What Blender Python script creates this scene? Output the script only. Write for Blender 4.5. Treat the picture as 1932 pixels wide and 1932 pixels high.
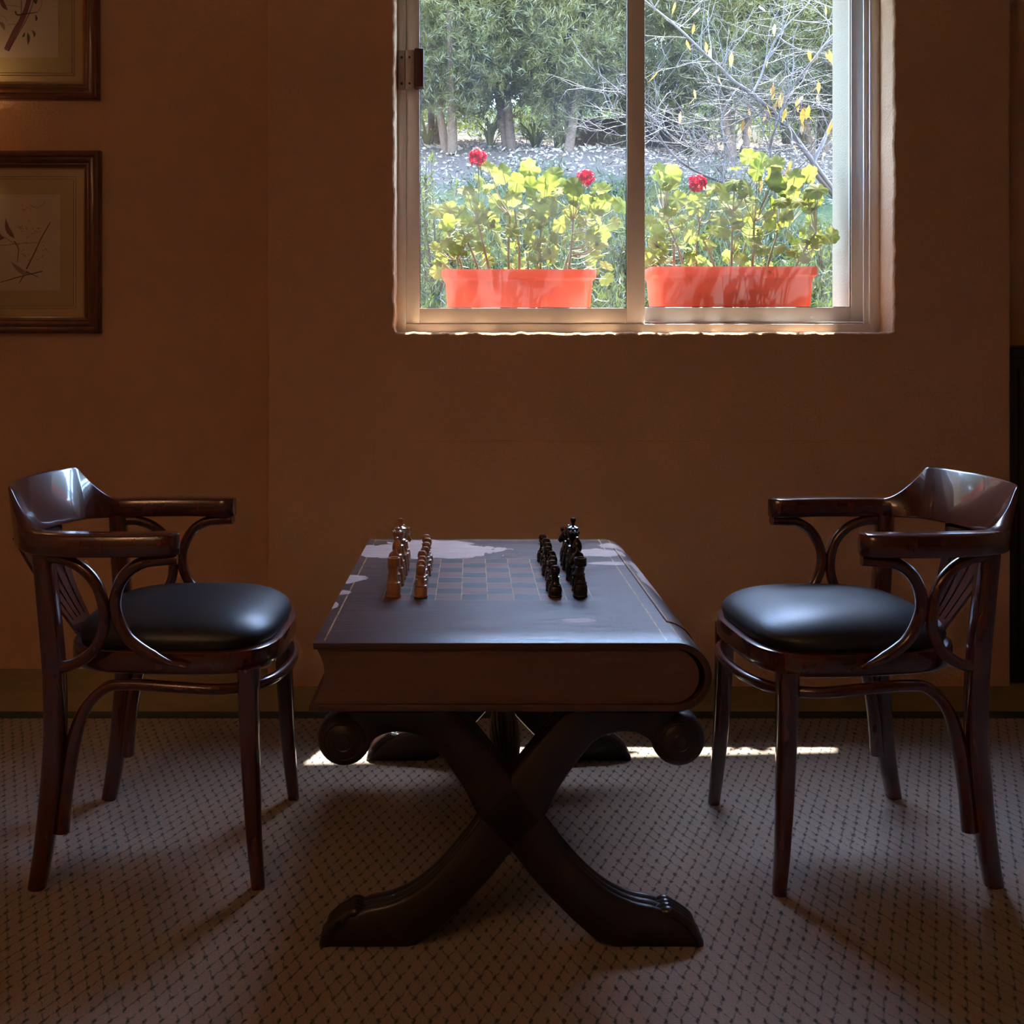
import bpy, bmesh, math, random
import numpy as np
from mathutils import Vector, Matrix, Quaternion

# ------------------------------------------------------------------ camera
scene = bpy.context.scene
for o in list(bpy.data.objects):
    bpy.data.objects.remove(o)
COL = scene.collection
F, CX, CY, HC = 2000.0, 890.0, 664.0, 1.05     # focal length in px, vanishing point, eye height
cam_data = bpy.data.cameras.new('camera')
cam_data.sensor_width = 36.0
cam_data.sensor_fit = 'HORIZONTAL'
cam_data.lens = F * 36.0 / 1932.0
cam_data.shift_x = (966 - CX) / 1932.0
cam_data.shift_y = -(966 - CY) / 1932.0
cam_data.clip_start = 0.05
cam = bpy.data.objects.new('camera', cam_data)
COL.objects.link(cam)
cam.location = (0, 0, HC)
cam.rotation_euler = (math.radians(90), 0, 0)
scene.camera = cam

# ------------------------------------------------------------------ sky, sun, exposure
scene.view_settings.view_transform = 'Standard'
scene.view_settings.look = 'None'
scene.view_settings.gamma = 1.0
scene.view_settings.exposure = 0.85
scene.view_settings.use_curve_mapping = False
scene.cycles.max_bounces = 4
scene.cycles.diffuse_bounces = 4
scene.cycles.glossy_bounces = 3
scene.cycles.transmission_bounces = 3
scene.cycles.transparent_max_bounces = 8
scene.cycles.caustics_reflective = True
scene.cycles.caustics_refractive = False
SUN_DIR = Vector((0.335, 1.0, 2.06)).normalized()     # towards the sun
SKY_STRENGTH = 4.5
SUN_STRENGTH = 26.0
LAMP_FILL = 122.0  # power of the added fill light behind the viewer
LAMP_SCONCE = 2.6

world = bpy.data.worlds.new('world')
scene.world = world
world.use_nodes = True
wn = world.node_tree
bg = wn.nodes['Background']
sky = wn.nodes.new('ShaderNodeTexSky')
sky.sky_type = 'NISHITA'
sky.sun_disc = False
sky.sun_elevation = math.asin(SUN_DIR.z)
sky.sun_rotation = math.atan2(SUN_DIR.x, SUN_DIR.y)
sky.air_density = 1.0
sky.dust_density = 0.35
sky.ozone_density = 1.6
wn.links.new(sky.outputs['Color'], bg.inputs['Color'])
bg.inputs['Strength'].default_value = SKY_STRENGTH

sun_data = bpy.data.lights.new('sun', 'SUN')
sun_data.energy = SUN_STRENGTH
sun_data.color = (1.0, 0.95, 0.86)
sun_data.angle = math.radians(0.6)
sun = bpy.data.objects.new('sun', sun_data)
COL.objects.link(sun)
sun.rotation_euler = (-SUN_DIR).to_track_quat('-Z', 'Y').to_euler()
sun.location = (2, 6, 9)

# ------------------------------------------------------------------ helpers
def P(x, y, Y):
    """photo pixel -> point at depth Y"""
    return Vector(((x - CX) * Y / F, Y, HC - (y - CY) * Y / F))

def tag(o, label=None, cat=None, group=None, kind=None):
    if label: o['label'] = label
    if cat: o['category'] = cat
    if group: o['group'] = group
    if kind: o['kind'] = kind
    return o

def empty(name, loc=(0, 0, 0), rz=0.0):
    e = bpy.data.objects.new(name, None)
    e.empty_display_size = 0.1
    COL.objects.link(e)
    e.location = loc
    e.rotation_euler = (0, 0, rz)
    return e

def copy_tree(o, parent=None):
    c = o.copy()
    COL.objects.link(c)
    c.parent = parent
    for ch in list(o.children):
        copy_tree(ch, c)
    return c

def catmull(pts, n=6, closed=False):
    pts = [np.array(p, float) for p in pts]
    m = len(pts)
    out = []
    rng_ = range(m) if closed else range(m - 1)
    for i in rng_:
        p1, p2 = pts[i], pts[(i + 1) % m]
        p0 = pts[i - 1] if (closed or i > 0) else 2 * p1 - p2
        p3 = pts[(i + 2) % m] if (closed or i + 2 < m) else 2 * p2 - p1
        for k in range(n):
            t = k / n
            out.append(0.5 * ((2 * p1) + (-p0 + p2) * t + (2 * p0 - 5 * p1 + 4 * p2 - p3) * t * t
                              + (-p0 + 3 * p1 - 3 * p2 + p3) * t ** 3))
    if not closed:
        out.append(pts[-1])
    return out

class MB:
    def __init__(s, origin=(0, 0, 0)):
        s.v, s.f, s.o = [], [], Vector(origin)
    def add(s, verts, faces):
        b = len(s.v)
        s.v += [tuple(v) for v in verts]
        s.f += [tuple(i + b for i in f) for f in faces]
        return s
    def box(s, x0, x1, y0, y1, z0, z1, bev=0.0):
        if bev <= 0:
            V = [(x, y, z) for x in (x0, x1) for y in (y0, y1) for z in (z0, z1)]
            Fc = [(0, 1, 3, 2), (4, 6, 7, 5), (0, 4, 5, 1), (2, 3, 7, 6), (0, 2, 6, 4), (1, 5, 7, 3)]
            return s.add(V, Fc)
        bm = bmesh.new()
        r = bmesh.ops.create_cube(bm, size=1.0)
        for v in bm.verts:
            v.co = Vector(((x0 + x1) / 2 + v.co.x * (x1 - x0), (y0 + y1) / 2 + v.co.y * (y1 - y0),
                           (z0 + z1) / 2 + v.co.z * (z1 - z0)))
        bmesh.ops.bevel(bm, geom=list(bm.edges), offset=bev, segments=2, affect='EDGES', profile=0.5)
        return s.from_bm(bm)
    def from_bm(s, bm, M=None):
        bm.verts.ensure_lookup_table()
        bm.verts.index_update()
        V = [(M @ v.co) if M else v.co.copy() for v in bm.verts]
        s.add(V, [tuple(v.index for v in f.verts) for f in bm.faces])
        bm.free()
        return s
    def loft(s, rings, closed=False, caps=True, flip=False):
        n = len(rings[0])
        b = len(s.v)
        for r in rings:
            s.v += [tuple(p) for p in r]
        m = len(rings)
        for i in range(m if closed else m - 1):
            j = (i + 1) % m
            for k in range(n):
                k2 = (k + 1) % n
                q = (b + i * n + k, b + i * n + k2, b + j * n + k2, b + j * n + k)
                s.f.append(q[::-1] if flip else q)
        if caps and not closed:
            a = tuple(b + k for k in range(n))
            e = tuple(b + (m - 1) * n + k for k in range(n))
            s.f.append(a if flip else a[::-1])
            s.f.append(e[::-1] if flip else e)
        return s
    def tube(s, path, rad, n=10, caps=True, up=(0, 0, 1), sec=None):
        path = [Vector(p) for p in path]
        m = len(path)
        if not hasattr(rad, '__len__'):
            rad = [rad] * m
        rings = []
        T = []
        for i in range(m):
            d = path[min(i + 1, m - 1)] - path[max(i - 1, 0)]
            T.append(d.normalized() if d.length > 1e-9 else Vector((0, 0, 1)))
        u = Vector(up)
        nrm = u - T[0] * u.dot(T[0])
        if nrm.length < 1e-4:
            nrm = Vector((1, 0, 0)) - T[0] * T[0].x
        nrm.normalize()
        for i in range(m):
            nrm = nrm - T[i] * nrm.dot(T[i])
            if nrm.length < 1e-6:
                nrm = T[i].orthogonal()
            nrm.normalize()
            bi = T[i].cross(nrm)
            ring = []
            for k in range(n):
                a = 2 * math.pi * k / n
                ca, sa = (math.cos(a), math.sin(a)) if sec is None else sec(a)
                ring.append(path[i] + nrm * (ca * rad[i]) + bi * (sa * rad[i]))
            rings.append(ring)
        return s.loft(rings, caps=caps)
    def lathe(s, prof, n=24, c=(0, 0, 0), axis='Z', reed=0, reed_amp=0.0):
        rings = []
        for (r, h) in prof:
            ring = []
            for k in range(n):
                a = 2 * math.pi * k / n
                rr = r * (1 + reed_amp * (abs(math.sin(reed * a / 2)) - 1)) if reed else r
                if axis == 'Z':
                    p = (c[0] + rr * math.cos(a), c[1] + rr * math.sin(a), c[2] + h)
                elif axis == 'Y':
                    p = (c[0] + rr * math.sin(a), c[1] + h, c[2] + rr * math.cos(a))
                else:
                    p = (c[0] + h, c[1] + rr * math.cos(a), c[2] + rr * math.sin(a))
                ring.append(p)
            rings.append(ring)
        return s.loft(rings)
    def prism(s, poly, d0, d1, axis='Y', bev=0.0):
        """poly: (a,b) points; axis Y: a=x,b=z"""
        bm = bmesh.new()
        def mk(p, d):
            return (p[0], d, p[1]) if axis == 'Y' else ((p[0], p[1], d) if axis == 'Z' else (d, p[0], p[1]))
        A = [bm.verts.new(mk(p, d0)) for p in poly]
        B = [bm.verts.new(mk(p, d1)) for p in poly]
        n = len(poly)
        bm.faces.new(A)
        bm.faces.new(B[::-1])
        for i in range(n):
            bm.faces.new((A[i], B[i], B[(i + 1) % n], A[(i + 1) % n]))
        bmesh.ops.recalc_face_normals(bm, faces=bm.faces)
        if bev > 0:
            es = [e for e in bm.edges if len({round(v.co['XYZ'.index(axis)], 5) for v in e.verts}) == 1]
            bmesh.ops.bevel(bm, geom=es, offset=bev, segments=2, affect='EDGES', profile=0.5)
        return s.from_bm(bm)
    def mesh(s, name, mat=None, angle=40, smooth=True, fix=True):
        me = bpy.data.meshes.new(name)
        ox, oy, oz = s.o
        me.from_pydata([(x - ox, y - oy, z - oz) for (x, y, z) in s.v], [], s.f)
        if fix:
            bm = bmesh.new()
            bm.from_mesh(me)
            bmesh.ops.recalc_face_normals(bm, faces=bm.faces)
            bm.to_mesh(me)
            bm.free()
        if smooth:
            me.polygons.foreach_set('use_smooth', [True] * len(me.polygons))
            me.set_sharp_from_angle(angle=math.radians(angle))
        me.update()
        if mat: me.materials.append(mat)
        return me
    def build(s, name, mat=None, parent=None, angle=40, smooth=True, fix=True):
        o = bpy.data.objects.new(name, s.mesh(name, mat, angle, smooth, fix))
        COL.objects.link(o)
        o.parent = parent
        return o

def link_mesh(name, me, parent=None, M=None):
    o = bpy.data.objects.new(name, me)
    COL.objects.link(o)
    o.parent = parent
    if M is not None:
        o.matrix_local = M
    return o

# ------------------------------------------------------------------ materials
class NT:
    def __init__(s, name):
        s.m = bpy.data.materials.new(name)
        s.m.use_nodes = True
        s.t = s.m.node_tree
        s.t.nodes.clear()
        s.out = s.t.nodes.new('ShaderNodeOutputMaterial')
    def n(s, typ, ins=None, **props):
        nd = s.t.nodes.new(typ)
        for k, v in props.items():
            setattr(nd, k, v)
        for k, v in (ins or {}).items():
            s.set(nd.inputs[k], v)
        return nd
    def set(s, sock, v):
        if hasattr(v, 'is_output') or isinstance(v, bpy.types.NodeSocket):
            s.t.links.new(v, sock)
        else:
            if sock.type == 'RGBA' and len(v) == 3:
                v = (*v, 1.0)
            sock.default_value = v
    def math(s, op, a, b=None, c=None, clamp=False):
        nd = s.n('ShaderNodeMath', operation=op, use_clamp=clamp)
        for i, v in enumerate((a, b, c)):
            if v is not None:
                s.set(nd.inputs[i], v)
        return nd.outputs[0]
    def mix(s, fac, a, b):
        nd = s.n('ShaderNodeMix', data_type='RGBA')
        s.set(nd.inputs[0], fac); s.set(nd.inputs[6], a); s.set(nd.inputs[7], b)
        return nd.outputs[2]
    def mapr(s, v, a, b, c=0.0, d=1.0, smooth=True):
        nd = s.n('ShaderNodeMapRange', interpolation_type='SMOOTHSTEP' if smooth else 'LINEAR')
        for i, x in enumerate((v, a, b, c, d)):
            s.set(nd.inputs[i], x)
        return nd.outputs[0]
    def coords(s):
        return s.n('ShaderNodeTexCoord').outputs['Object']
    def noise(s, vec, scale, detail=3.0, rough=0.5, out='Fac'):
        return s.n('ShaderNodeTexNoise', {'Vector': vec, 'Scale': scale, 'Detail': detail, 'Roughness': rough}).outputs[out]
    def scalevec(s, vec, sc):
        return s.n('ShaderNodeMapping', {'Vector': vec, 'Scale': sc}).outputs[0]
    def sep(s, vec):
        return s.n('ShaderNodeSeparateXYZ', {0: vec}).outputs
    def bump(s, h, strength=0.3, dist=0.01, normal=None):
        nd = s.n('ShaderNodeBump', {'Height': h, 'Strength': strength, 'Distance': dist})
        if normal is not None: s.set(nd.inputs['Normal'], normal)
        return nd.outputs[0]
    def principled(s, **ins):
        nd = s.n('ShaderNodeBsdfPrincipled')
        for k, v in ins.items():
            s.set(nd.inputs[k.replace('_', ' ')], v)
        return nd.outputs[0]
    def done(s, shader):
        s.t.links.new(shader, s.out.inputs['Surface'])
        return s.m

def simple(name, col, rough=0.5, metal=0.0, var=0.15, vscale=8.0, coat=0.0, bump=None, spec=0.5):
    t = NT(name)
    co = t.coords()
    nz = t.noise(co, vscale, 2.0)
    dark = tuple(c * (1 - var) for c in col)
    lite = tuple(min(1, c * (1 + var)) for c in col)
    c = t.mix(nz, dark, lite)
    kw = dict(Base_Color=c, Roughness=rough, Metallic=metal, Coat_Weight=coat, Coat_Roughness=0.08, Specular_IOR_Level=spec)
    if bump:
        kw['Normal'] = t.bump(t.noise(co, bump[0], 2.0), bump[1], bump[2])
    return t.done(t.principled(**kw))

def mat_stucco(name, col, sc=1.0, strength=0.35):
    t = NT(name)
    co = t.coords()
    a = t.noise(co, 95 * sc, 3.0, 0.7)
    b = t.noise(co, 3.0, 1.0)
    c = t.mix(b, tuple(x * 0.92 for x in col), tuple(min(1, x * 1.06) for x in col))
    n1 = t.bump(a, strength * 1.7, 0.008)
    return t.done(t.principled(Base_Color=c, Roughness=0.85, Normal=n1, Specular_IOR_Level=0.2))

def mat_wood(name, c1, c2, rough=0.28, coat=0.6, axis=(9, 9, 2.5), coat_rough=0.07):
    t = NT(name)
    co = t.scalevec(t.coords(), axis)
    g = t.noise(co, 4.0, 3.0, 0.6)
    g2 = t.mapr(g, 0.2, 0.8)
    c = t.mix(g2, c1, c2)
    return t.done(t.principled(Base_Color=c, Roughness=rough, Coat_Weight=coat, Coat_Roughness=coat_rough,
                               Normal=t.bump(g, 0.02, 0.002)))

def mat_leaf(name, c1, c2, trans=0.5, tcol=None, rough=0.55, nscale=3.0, glossy=0.06):
    t = NT(name)
    info = t.n('ShaderNodeObjectInfo').outputs['Random']
    co = t.n('ShaderNodeNewGeometry').outputs['Position']
    nz = t.mapr(t.noise(co, nscale, 2.0), 0.3, 0.7)
    f = t.math('MULTIPLY_ADD', info, 0.4, t.math('MULTIPLY', nz, 0.6))
    c = t.mix(f, c1, c2)
    d = t.n('ShaderNodeBsdfDiffuse', {'Color': c}).outputs[0]
    tc = c if tcol is None else t.mix(f, tcol[0], tcol[1])
    tr = t.n('ShaderNodeBsdfTranslucent', {'Color': tc}).outputs[0]
    mx = t.n('ShaderNodeMixShader', {0: trans, 1: d, 2: tr}).outputs[0]
    gl = t.n('ShaderNodeBsdfGlossy', {'Color': (1, 1, 1), 'Roughness': rough}).outputs[0]
    return t.done(t.n('ShaderNodeMixShader', {0: glossy, 1: mx, 2: gl}).outputs[0])

def mat_pane(name, dirt=0.02):
    t = NT(name)
    lw = t.n('ShaderNodeLayerWeight', {'Blend': 0.5}).outputs['Facing']
    fr = t.math('MULTIPLY_ADD', t.math('POWER', lw, 5.0), 0.9, 0.04)
    tr = t.n('ShaderNodeBsdfTransparent', {'Color': (0.97, 0.99, 0.985)}).outputs[0]
    gl = t.n('ShaderNodeBsdfGlossy', {'Color': (1, 1, 1), 'Roughness': 0.0}).outputs[0]
    m1 = t.n('ShaderNodeMixShader', {0: fr, 1: tr, 2: gl}).outputs[0]
    dd = t.n('ShaderNodeBsdfTranslucent', {'Color': (0.9, 0.95, 1.0)}).outputs[0]
    nz = t.mapr(t.noise(t.coords(), 6.0, 4.0), 0.25, 0.75, 0.5 * dirt, 1.5 * dirt)
    return t.done(t.n('ShaderNodeMixShader', {0: nz, 1: m1, 2: dd}).outputs[0])

def mat_emit(name, col, strength):
    t = NT(name)
    return t.done(t.n('ShaderNodeEmission', {'Color': col, 'Strength': strength}).outputs[0])

M = {}
M['wall'] = mat_stucco('ochre_stucco', (0.61, 0.38, 0.232))
M['ceiling'] = mat_stucco('ceiling_paint', (0.62, 0.47, 0.33))
M['outer_wall'] = mat_stucco('cream_render', (0.285, 0.225, 0.150), 1.4, 0.3)
M['floor'] = simple('olive_floor', (0.27, 0.21, 0.10), 0.7, var=0.2, vscale=14, bump=(180, 0.2, 0.004))
M['binding'] = simple('green_binding', (0.028, 0.036, 0.022), 0.85, var=0.2, vscale=60, bump=(300, 0.3, 0.003))
M['mahogany'] = mat_wood('mahogany', (0.056, 0.0100, 0.0056), (0.074, 0.0132, 0.0068), 0.26, 1.0, coat_rough=0.06)
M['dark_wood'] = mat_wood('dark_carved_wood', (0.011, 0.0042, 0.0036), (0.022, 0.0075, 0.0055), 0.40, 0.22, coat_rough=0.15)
M['aluminium'] = simple('aluminium', (0.78, 0.74, 0.71), 0.45, 0.25, var=0.04, vscale=30)
M['alu_dark'] = simple('dark_seal', (0.03, 0.03, 0.03), 0.6)
M['pane'] = mat_pane('window_pane', 0.007)
M['pic_glass'] = mat_pane('picture_pane', 0.0)
M['latch'] = simple('grey_latch_metal', (0.45, 0.36, 0.32), 0.45, 0.5, var=0.06)
M['latch_handle'] = simple('brown_latch_handle', (0.075, 0.016, 0.012), 0.5)
M['screw'] = simple('dark_screw', (0.06, 0.045, 0.03), 0.5, 0.6)
M['leather'] = simple('black_leather', (0.010, 0.010, 0.012), 0.42, var=0.1, vscale=60, bump=(420, 0.12, 0.002), spec=0.6)
M['black'] = simple('black_stained_wood', (0.012, 0.008, 0.006), 0.5, var=0.2)
M['terracotta'] = simple('terracotta_plastic', (0.90, 0.10, 0.036), 0.5, var=0.06, vscale=5)
M['soil'] = simple('potting_soil', (0.06, 0.04, 0.028), 0.95, var=0.4, vscale=80, bump=(120, 0.8, 0.02))
M['white_piece'] = mat_wood('pale_chess_wood', (0.30, 0.135, 0.06), (0.46, 0.23, 0.11), 0.28, 0.7, (20, 20, 3))
M['black_piece'] = simple('black_chess_wood', (0.008, 0.008, 0.008), 0.22, coat=0.6)
M['felt'] = simple('piece_felt', (0.012, 0.01, 0.012), 0.95)
M['frame'] = mat_wood('picture_frame_wood', (0.085, 0.022, 0.010), (0.14, 0.04, 0.016), 0.3, 0.5)
M['gilt'] = simple('gilt_slip', (0.42, 0.23, 0.07), 0.35, 0.6, var=0.1)
M['mat_board'] = simple('cream_mat_board', (0.50, 0.34, 0.17), 0.8, var=0.03)
M['mat_outer'] = simple('buff_mat_board', (0.56, 0.36, 0.19), 0.8, var=0.03)
M['paper'] = simple('print_paper', (0.60, 0.44, 0.36), 0.8, var=0.03)
M['ink'] = simple('sepia_ink', (0.10, 0.05, 0.04), 0.8, var=0.3, vscale=90)
M['ink_red'] = simple('plum_ink', (0.20, 0.055, 0.06), 0.8, var=0.3, vscale=90)
M['ink_pale'] = simple('grey_green_ink', (0.27, 0.20, 0.14), 0.8, var=0.3, vscale=90)
M['brass'] = simple('brass', (0.55, 0.33, 0.12), 0.3, 0.9, var=0.05)
M['bulb'] = mat_emit('bulb_glow', (1.0, 0.62, 0.28), 6.0)
M['shade'] = mat_leaf('lamp_shade', (0.75, 0.6, 0.4), (0.75, 0.6, 0.4), 0.5, glossy=0.0)
M['bark'] = simple('shrub_bark', (0.085, 0.052, 0.034), 0.9, var=0.3, vscale=20, bump=(60, 0.6, 0.02))
M['twig'] = simple('pale_bare_twig', (0.082, 0.060, 0.050), 0.7, var=0.35, vscale=6)
M['ger_stem'] = simple('geranium_stem', (0.26, 0.20, 0.085), 0.6, var=0.3, vscale=20)
M['ger_leaf'] = mat_leaf('geranium_leaf', (0.095, 0.120, 0.016), (0.185, 0.185, 0.040), 0.58,
                         ((0.17, 0.20, 0.014), (0.34, 0.32, 0.075)), 0.5, 20.0, 0.006)
M['petal'] = mat_leaf('red_petal', (0.45, 0.002, 0.010), (0.60, 0.006, 0.022), 0.45, None, 0.5, 30.0, 0.03)
M['hedge_leaf'] = mat_leaf('hedge_leaf', (0.060, 0.058, 0.014), (0.125, 0.110, 0.028), 0.45,
                           ((0.075, 0.080, 0.012), (0.14, 0.135, 0.024)), 0.5, 2.5, 0.035)
M['far_leaf'] = mat_leaf('far_leaf', (0.06, 0.10, 0.05), (0.11, 0.16, 0.07), 0.35, None, 0.5, 2.0, 0.05)
M['ground_leaf'] = mat_leaf('groundcover_leaf', (0.032, 0.045, 0.012), (0.070, 0.080, 0.020), 0.4,
                            ((0.05, 0.075, 0.015), (0.09, 0.115, 0.024)), 0.5, 3.0, 0.035)
M['strap_leaf'] = mat_leaf('strap_leaf', (0.050, 0.064, 0.010), (0.090, 0.100, 0.018), 0.45, None, 0.45, 5.0, 0.05)
M['autumn_leaf'] = mat_leaf('autumn_leaf', (0.24, 0.08, 0.01), (0.30, 0.20, 0.025), 0.5, None, 0.5, 20.0, 0.05)
M['chip'] = simple('bark_chip', (0.27, 0.215, 0.175), 0.7, var=0.55, vscale=25)
M['stone'] = simple('garden_stone', (0.16, 0.12, 0.085), 0.9, var=0.3, vscale=10, bump=(40, 0.6, 0.02))

def mat_ground():
    t = NT('garden_ground')
    co = t.coords()
    y = t.sep(co)[1]
    n1 = t.noise(co, 9.0, 3.0)
    n2 = t.noise(co, 45.0, 2.0)
    yy = t.math('ADD', y, t.math('MULTIPLY', t.math('SUBTRACT', n1, 0.5), 0.8))
    mulch = t.mix(n2, (0.050, 0.034, 0.026), (0.135, 0.098, 0.075))
    green = t.mix(n2, (0.02, 0.033, 0.015), (0.05, 0.07, 0.025))
    lawn = t.mix(n2, (0.034, 0.042, 0.009), (0.065, 0.070, 0.020))
    c = t.mix(t.mapr(yy, 6.0, 6.4), green, mulch)
    c = t.mix(t.mapr(yy, 8.1, 8.6), c, t.mix(n1, green, mulch))
    c = t.mix(t.mapr(yy, 10.9, 11.3), c, lawn)
    return t.done(t.principled(Base_Color=c, Roughness=0.95, Normal=t.bump(n2, 0.6, 0.03), Specular_IOR_Level=0.1))
M['ground'] = mat_ground()

def mat_carpet():
    t = NT('lattice_carpet')
    co = t.coords()
    wob = t.noise(co, 60.0, 1.0, out='Color')
    off = t.n('ShaderNodeVectorMath', {0: wob, 1: (0.5, 0.5, 0.5)}, operation='SUBTRACT').outputs[0]
    off = t.n('ShaderNodeVectorMath', {0: off, 'Scale': 0.010}, operation='SCALE').outputs[0]
    v = t.n('ShaderNodeVectorMath', {0: co, 1: off}, operation='ADD').outputs[0]
    x, y, _ = t.sep(v)
    a = t.math('ADD', t.math('DIVIDE', x, 0.0262), t.math('DIVIDE', y, 0.058))
    b = t.math('SUBTRACT', t.math('DIVIDE', x, 0.0262), t.math('DIVIDE', y, 0.058))
    def tri(q):
        return t.math('MULTIPLY', t.math('ABSOLUTE', t.math('SUBTRACT', t.math('FRACT', q), 0.5)), 2.0)
    da, db = tri(a), tri(b)
    la = t.mapr(da, 0.80, 0.97)
    lb = t.mapr(db, 0.80, 0.97)
    brk = t.mapr(t.noise(co, 90.0, 1.0), 0.40, 0.60, 0.1, 1.0)
    line = t.math('MULTIPLY', t.math('MAXIMUM', la, lb), t.math('MULTIPLY', brk, 0.62))
    node = t.math('MULTIPLY', t.mapr(da, 0.50, 0.84), t.mapr(db, 0.62, 0.90))
    dark = t.math('MAXIMUM', line, t.math('MULTIPLY', node, 0.95), clamp=True)
    pile = t.noise(co, 320.0, 2.0, 0.7)
    base = t.mix(pile, (0.185, 0.142, 0.114), (0.385, 0.305, 0.250))
    c = t.mix(dark, base, (0.022, 0.026, 0.030))
    h = t.math('SUBTRACT', t.math('MULTIPLY', pile, 0.7), t.math('MULTIPLY', dark, 0.6))
    return t.done(t.principled(Base_Color=c, Roughness=0.95, Normal=t.bump(h, 0.6, 0.006), Specular_IOR_Level=0.1,
                               Sheen_Weight=0.15, Sheen_Roughness=0.5))
M['carpet'] = mat_carpet()

TB = Vector((0.0675, 2.28, 0.0))           # chess table base centre

def mat_cover():
    """worn leather book cover with printed chessboard; object coordinates are relative to the table base"""
    t = NT('book_cover_leather')
    co = t.coords()
    x, y, z = t.sep(co)
    x = t.math('ADD', x, TB.x); y = t.math('ADD', y, TB.y)
    streak = t.noise(t.scalevec(co, (3.0, 60.0, 3.0)), 3.0, 5.0, 0.65)
    blot = t.noise(co, 7.0, 4.0)
    base = t.mix(streak, (0.026, 0.009, 0.006), (0.078, 0.027, 0.018))
    base = t.mix(t.mapr(blot, 0.45, 0.75), base, (0.078, 0.031, 0.025))
    # chessboard
    S = 0.0521
    bx0, by0 = -0.1765, 2.094
    u = t.math('DIVIDE', t.math('SUBTRACT', x, bx0), S)
    v = t.math('DIVIDE', t.math('SUBTRACT', y, by0), S)
    def inside(q, lo, hi):
        return t.math('MULTIPLY', t.math('GREATER_THAN', q, lo), t.math('LESS_THAN', q, hi))
    top = t.math('GREATER_THAN', z, 0.552)
    inb = t.math('MULTIPLY', t.math('MULTIPLY', inside(u, 0, 8), inside(v, 0, 8)), top)
    chk = t.math('MODULO', t.math('ADD', t.math('FLOOR', u), t.math('FLOOR', v)), 2.0)
    chk = t.math('ABSOLUTE', chk)
    sq = t.mix(chk, (0.150, 0.045, 0.022), (0.006, 0.006, 0.009))
    c = t.mix(t.math('MULTIPLY', inb, t.mapr(streak, 0.2, 0.8, 1.0, 0.8)), base, sq)
    # gilt lines
    def near(q, at, w):
        return t.math('LESS_THAN', t.math('ABSOLUTE', t.math('SUBTRACT', q, at)), w)
    fu = t.math('ABSOLUTE', t.math('SUBTRACT', t.math('FRACT', t.math('ADD', u, 0.5)), 0.5))
    fv = t.math('ABSOLUTE', t.math('SUBTRACT', t.math('FRACT', t.math('ADD', v, 0.5)), 0.5))
    gridx = t.math('MULTIPLY', t.math('LESS_THAN', fu, 0.017), t.math('MULTIPLY', inside(u, -0.03, 8.03), inside(v, -0.03, 8.03)))
    gridy = t.math('MULTIPLY', t.math('LESS_THAN', fv, 0.03), t.math('MULTIPLY', inside(u, -0.03, 8.03), inside(v, -0.03, 8.03)))
    edge = t.math('ADD', near(x, -0.250, 0.0015), t.math('ADD', near(x, 0.331, 0.0015), near(x, 0.357, 0.0018)))
    edge = t.math('MULTIPLY', edge, t.math('GREATER_THAN', y, 1.80))
    edge2 = t.math('MULTIPLY', near(y, 2.755, 0.002), inside(x, -0.25, 0.357))
    line = t.math('ADD', t.math('ADD', gridx, t.math('MULTIPLY', gridy, 0.55)), t.math('ADD', edge, edge2), clamp=True)
    line = t.math('MULTIPLY', line, t.math('MULTIPLY', top, t.mapr(t.noise(co, 40.0, 3.0), 0.3, 0.6, 0.25, 0.9)))
    c = t.mix(line, c, (0.50, 0.30, 0.12))
    # torn patches where the leather has gone
    w1 = t.math('SUBTRACT', t.noise(co, 11.0, 4.0, 0.6), 0.5)
    w2 = t.math('SUBTRACT', t.noise(t.scalevec(co, (9, 3, 5)), 3.0, 4.0, 0.6), 0.5)
    wob = t.math('ADD', w1, w2)
    def blob(cx, cy, rx, ry, amp=1.0):
        dx = t.math('DIVIDE', t.math('SUBTRACT', x, cx), rx)
        dy = t.math('DIVIDE', t.math('SUBTRACT', y, cy), ry)
        d = t.math('SQRT', t.math('ADD', t.math('MULTIPLY', dx, dx), t.math('MULTIPLY', dy, dy)))
        d = t.math('ADD', d, t.math('MULTIPLY', wob, amp))
        return t.mapr(d, 0.97, 1.0, 1.0, 0.0)
    ps = [blob(-0.11, 2.615, 0.20, 0.105, 0.8), blob(0.30, 2.585, 0.075, 0.05, 1.1), blob(0.43, 2.36, 0.062, 0.27, 0.6),
          blob(-0.275, 2.285, 0.052, 0.045, 1.0), blob(0.196, 1.935, 0.032, 0.014, 1.2), blob(0.32, 2.46, 0.05, 0.02, 1.3),
          blob(-0.275, 2.16, 0.026, 0.022, 1.2), blob(-0.27, 2.05, 0.012, 0.03, 1.2), blob(-0.10, 2.715, 0.12, 0.04, 0.9),
          blob(0.37, 2.68, 0.05, 0.04, 1.0)]
    p = ps[0]
    for q in ps[1:]:
        p = t.math('MAXIMUM', p, q)
    p = t.math('MULTIPLY', p, t.math('GREATER_THAN', z, 0.52))
    pc = t.mix(t.noise(t.scalevec(co, (4, 14, 4)), 5.0, 4.0), (0.27, 0.165, 0.14), (0.48, 0.34, 0.30))
    c = t.mix(p, c, pc)
    rough = t.math('MULTIPLY_ADD', p, 0.25, t.mapr(streak, 0.25, 0.75, 0.30, 0.50))
    h = t.math('SUBTRACT', t.math('MULTIPLY', t.noise(co, 260.0, 3.0), 0.25), p)
    nrm = t.bump(h, 0.35, 0.003)
    return t.done(t.principled(Base_Color=c, Roughness=rough, Normal=nrm, Specular_IOR_Level=0.6))
M['cover'] = mat_cover()

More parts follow.
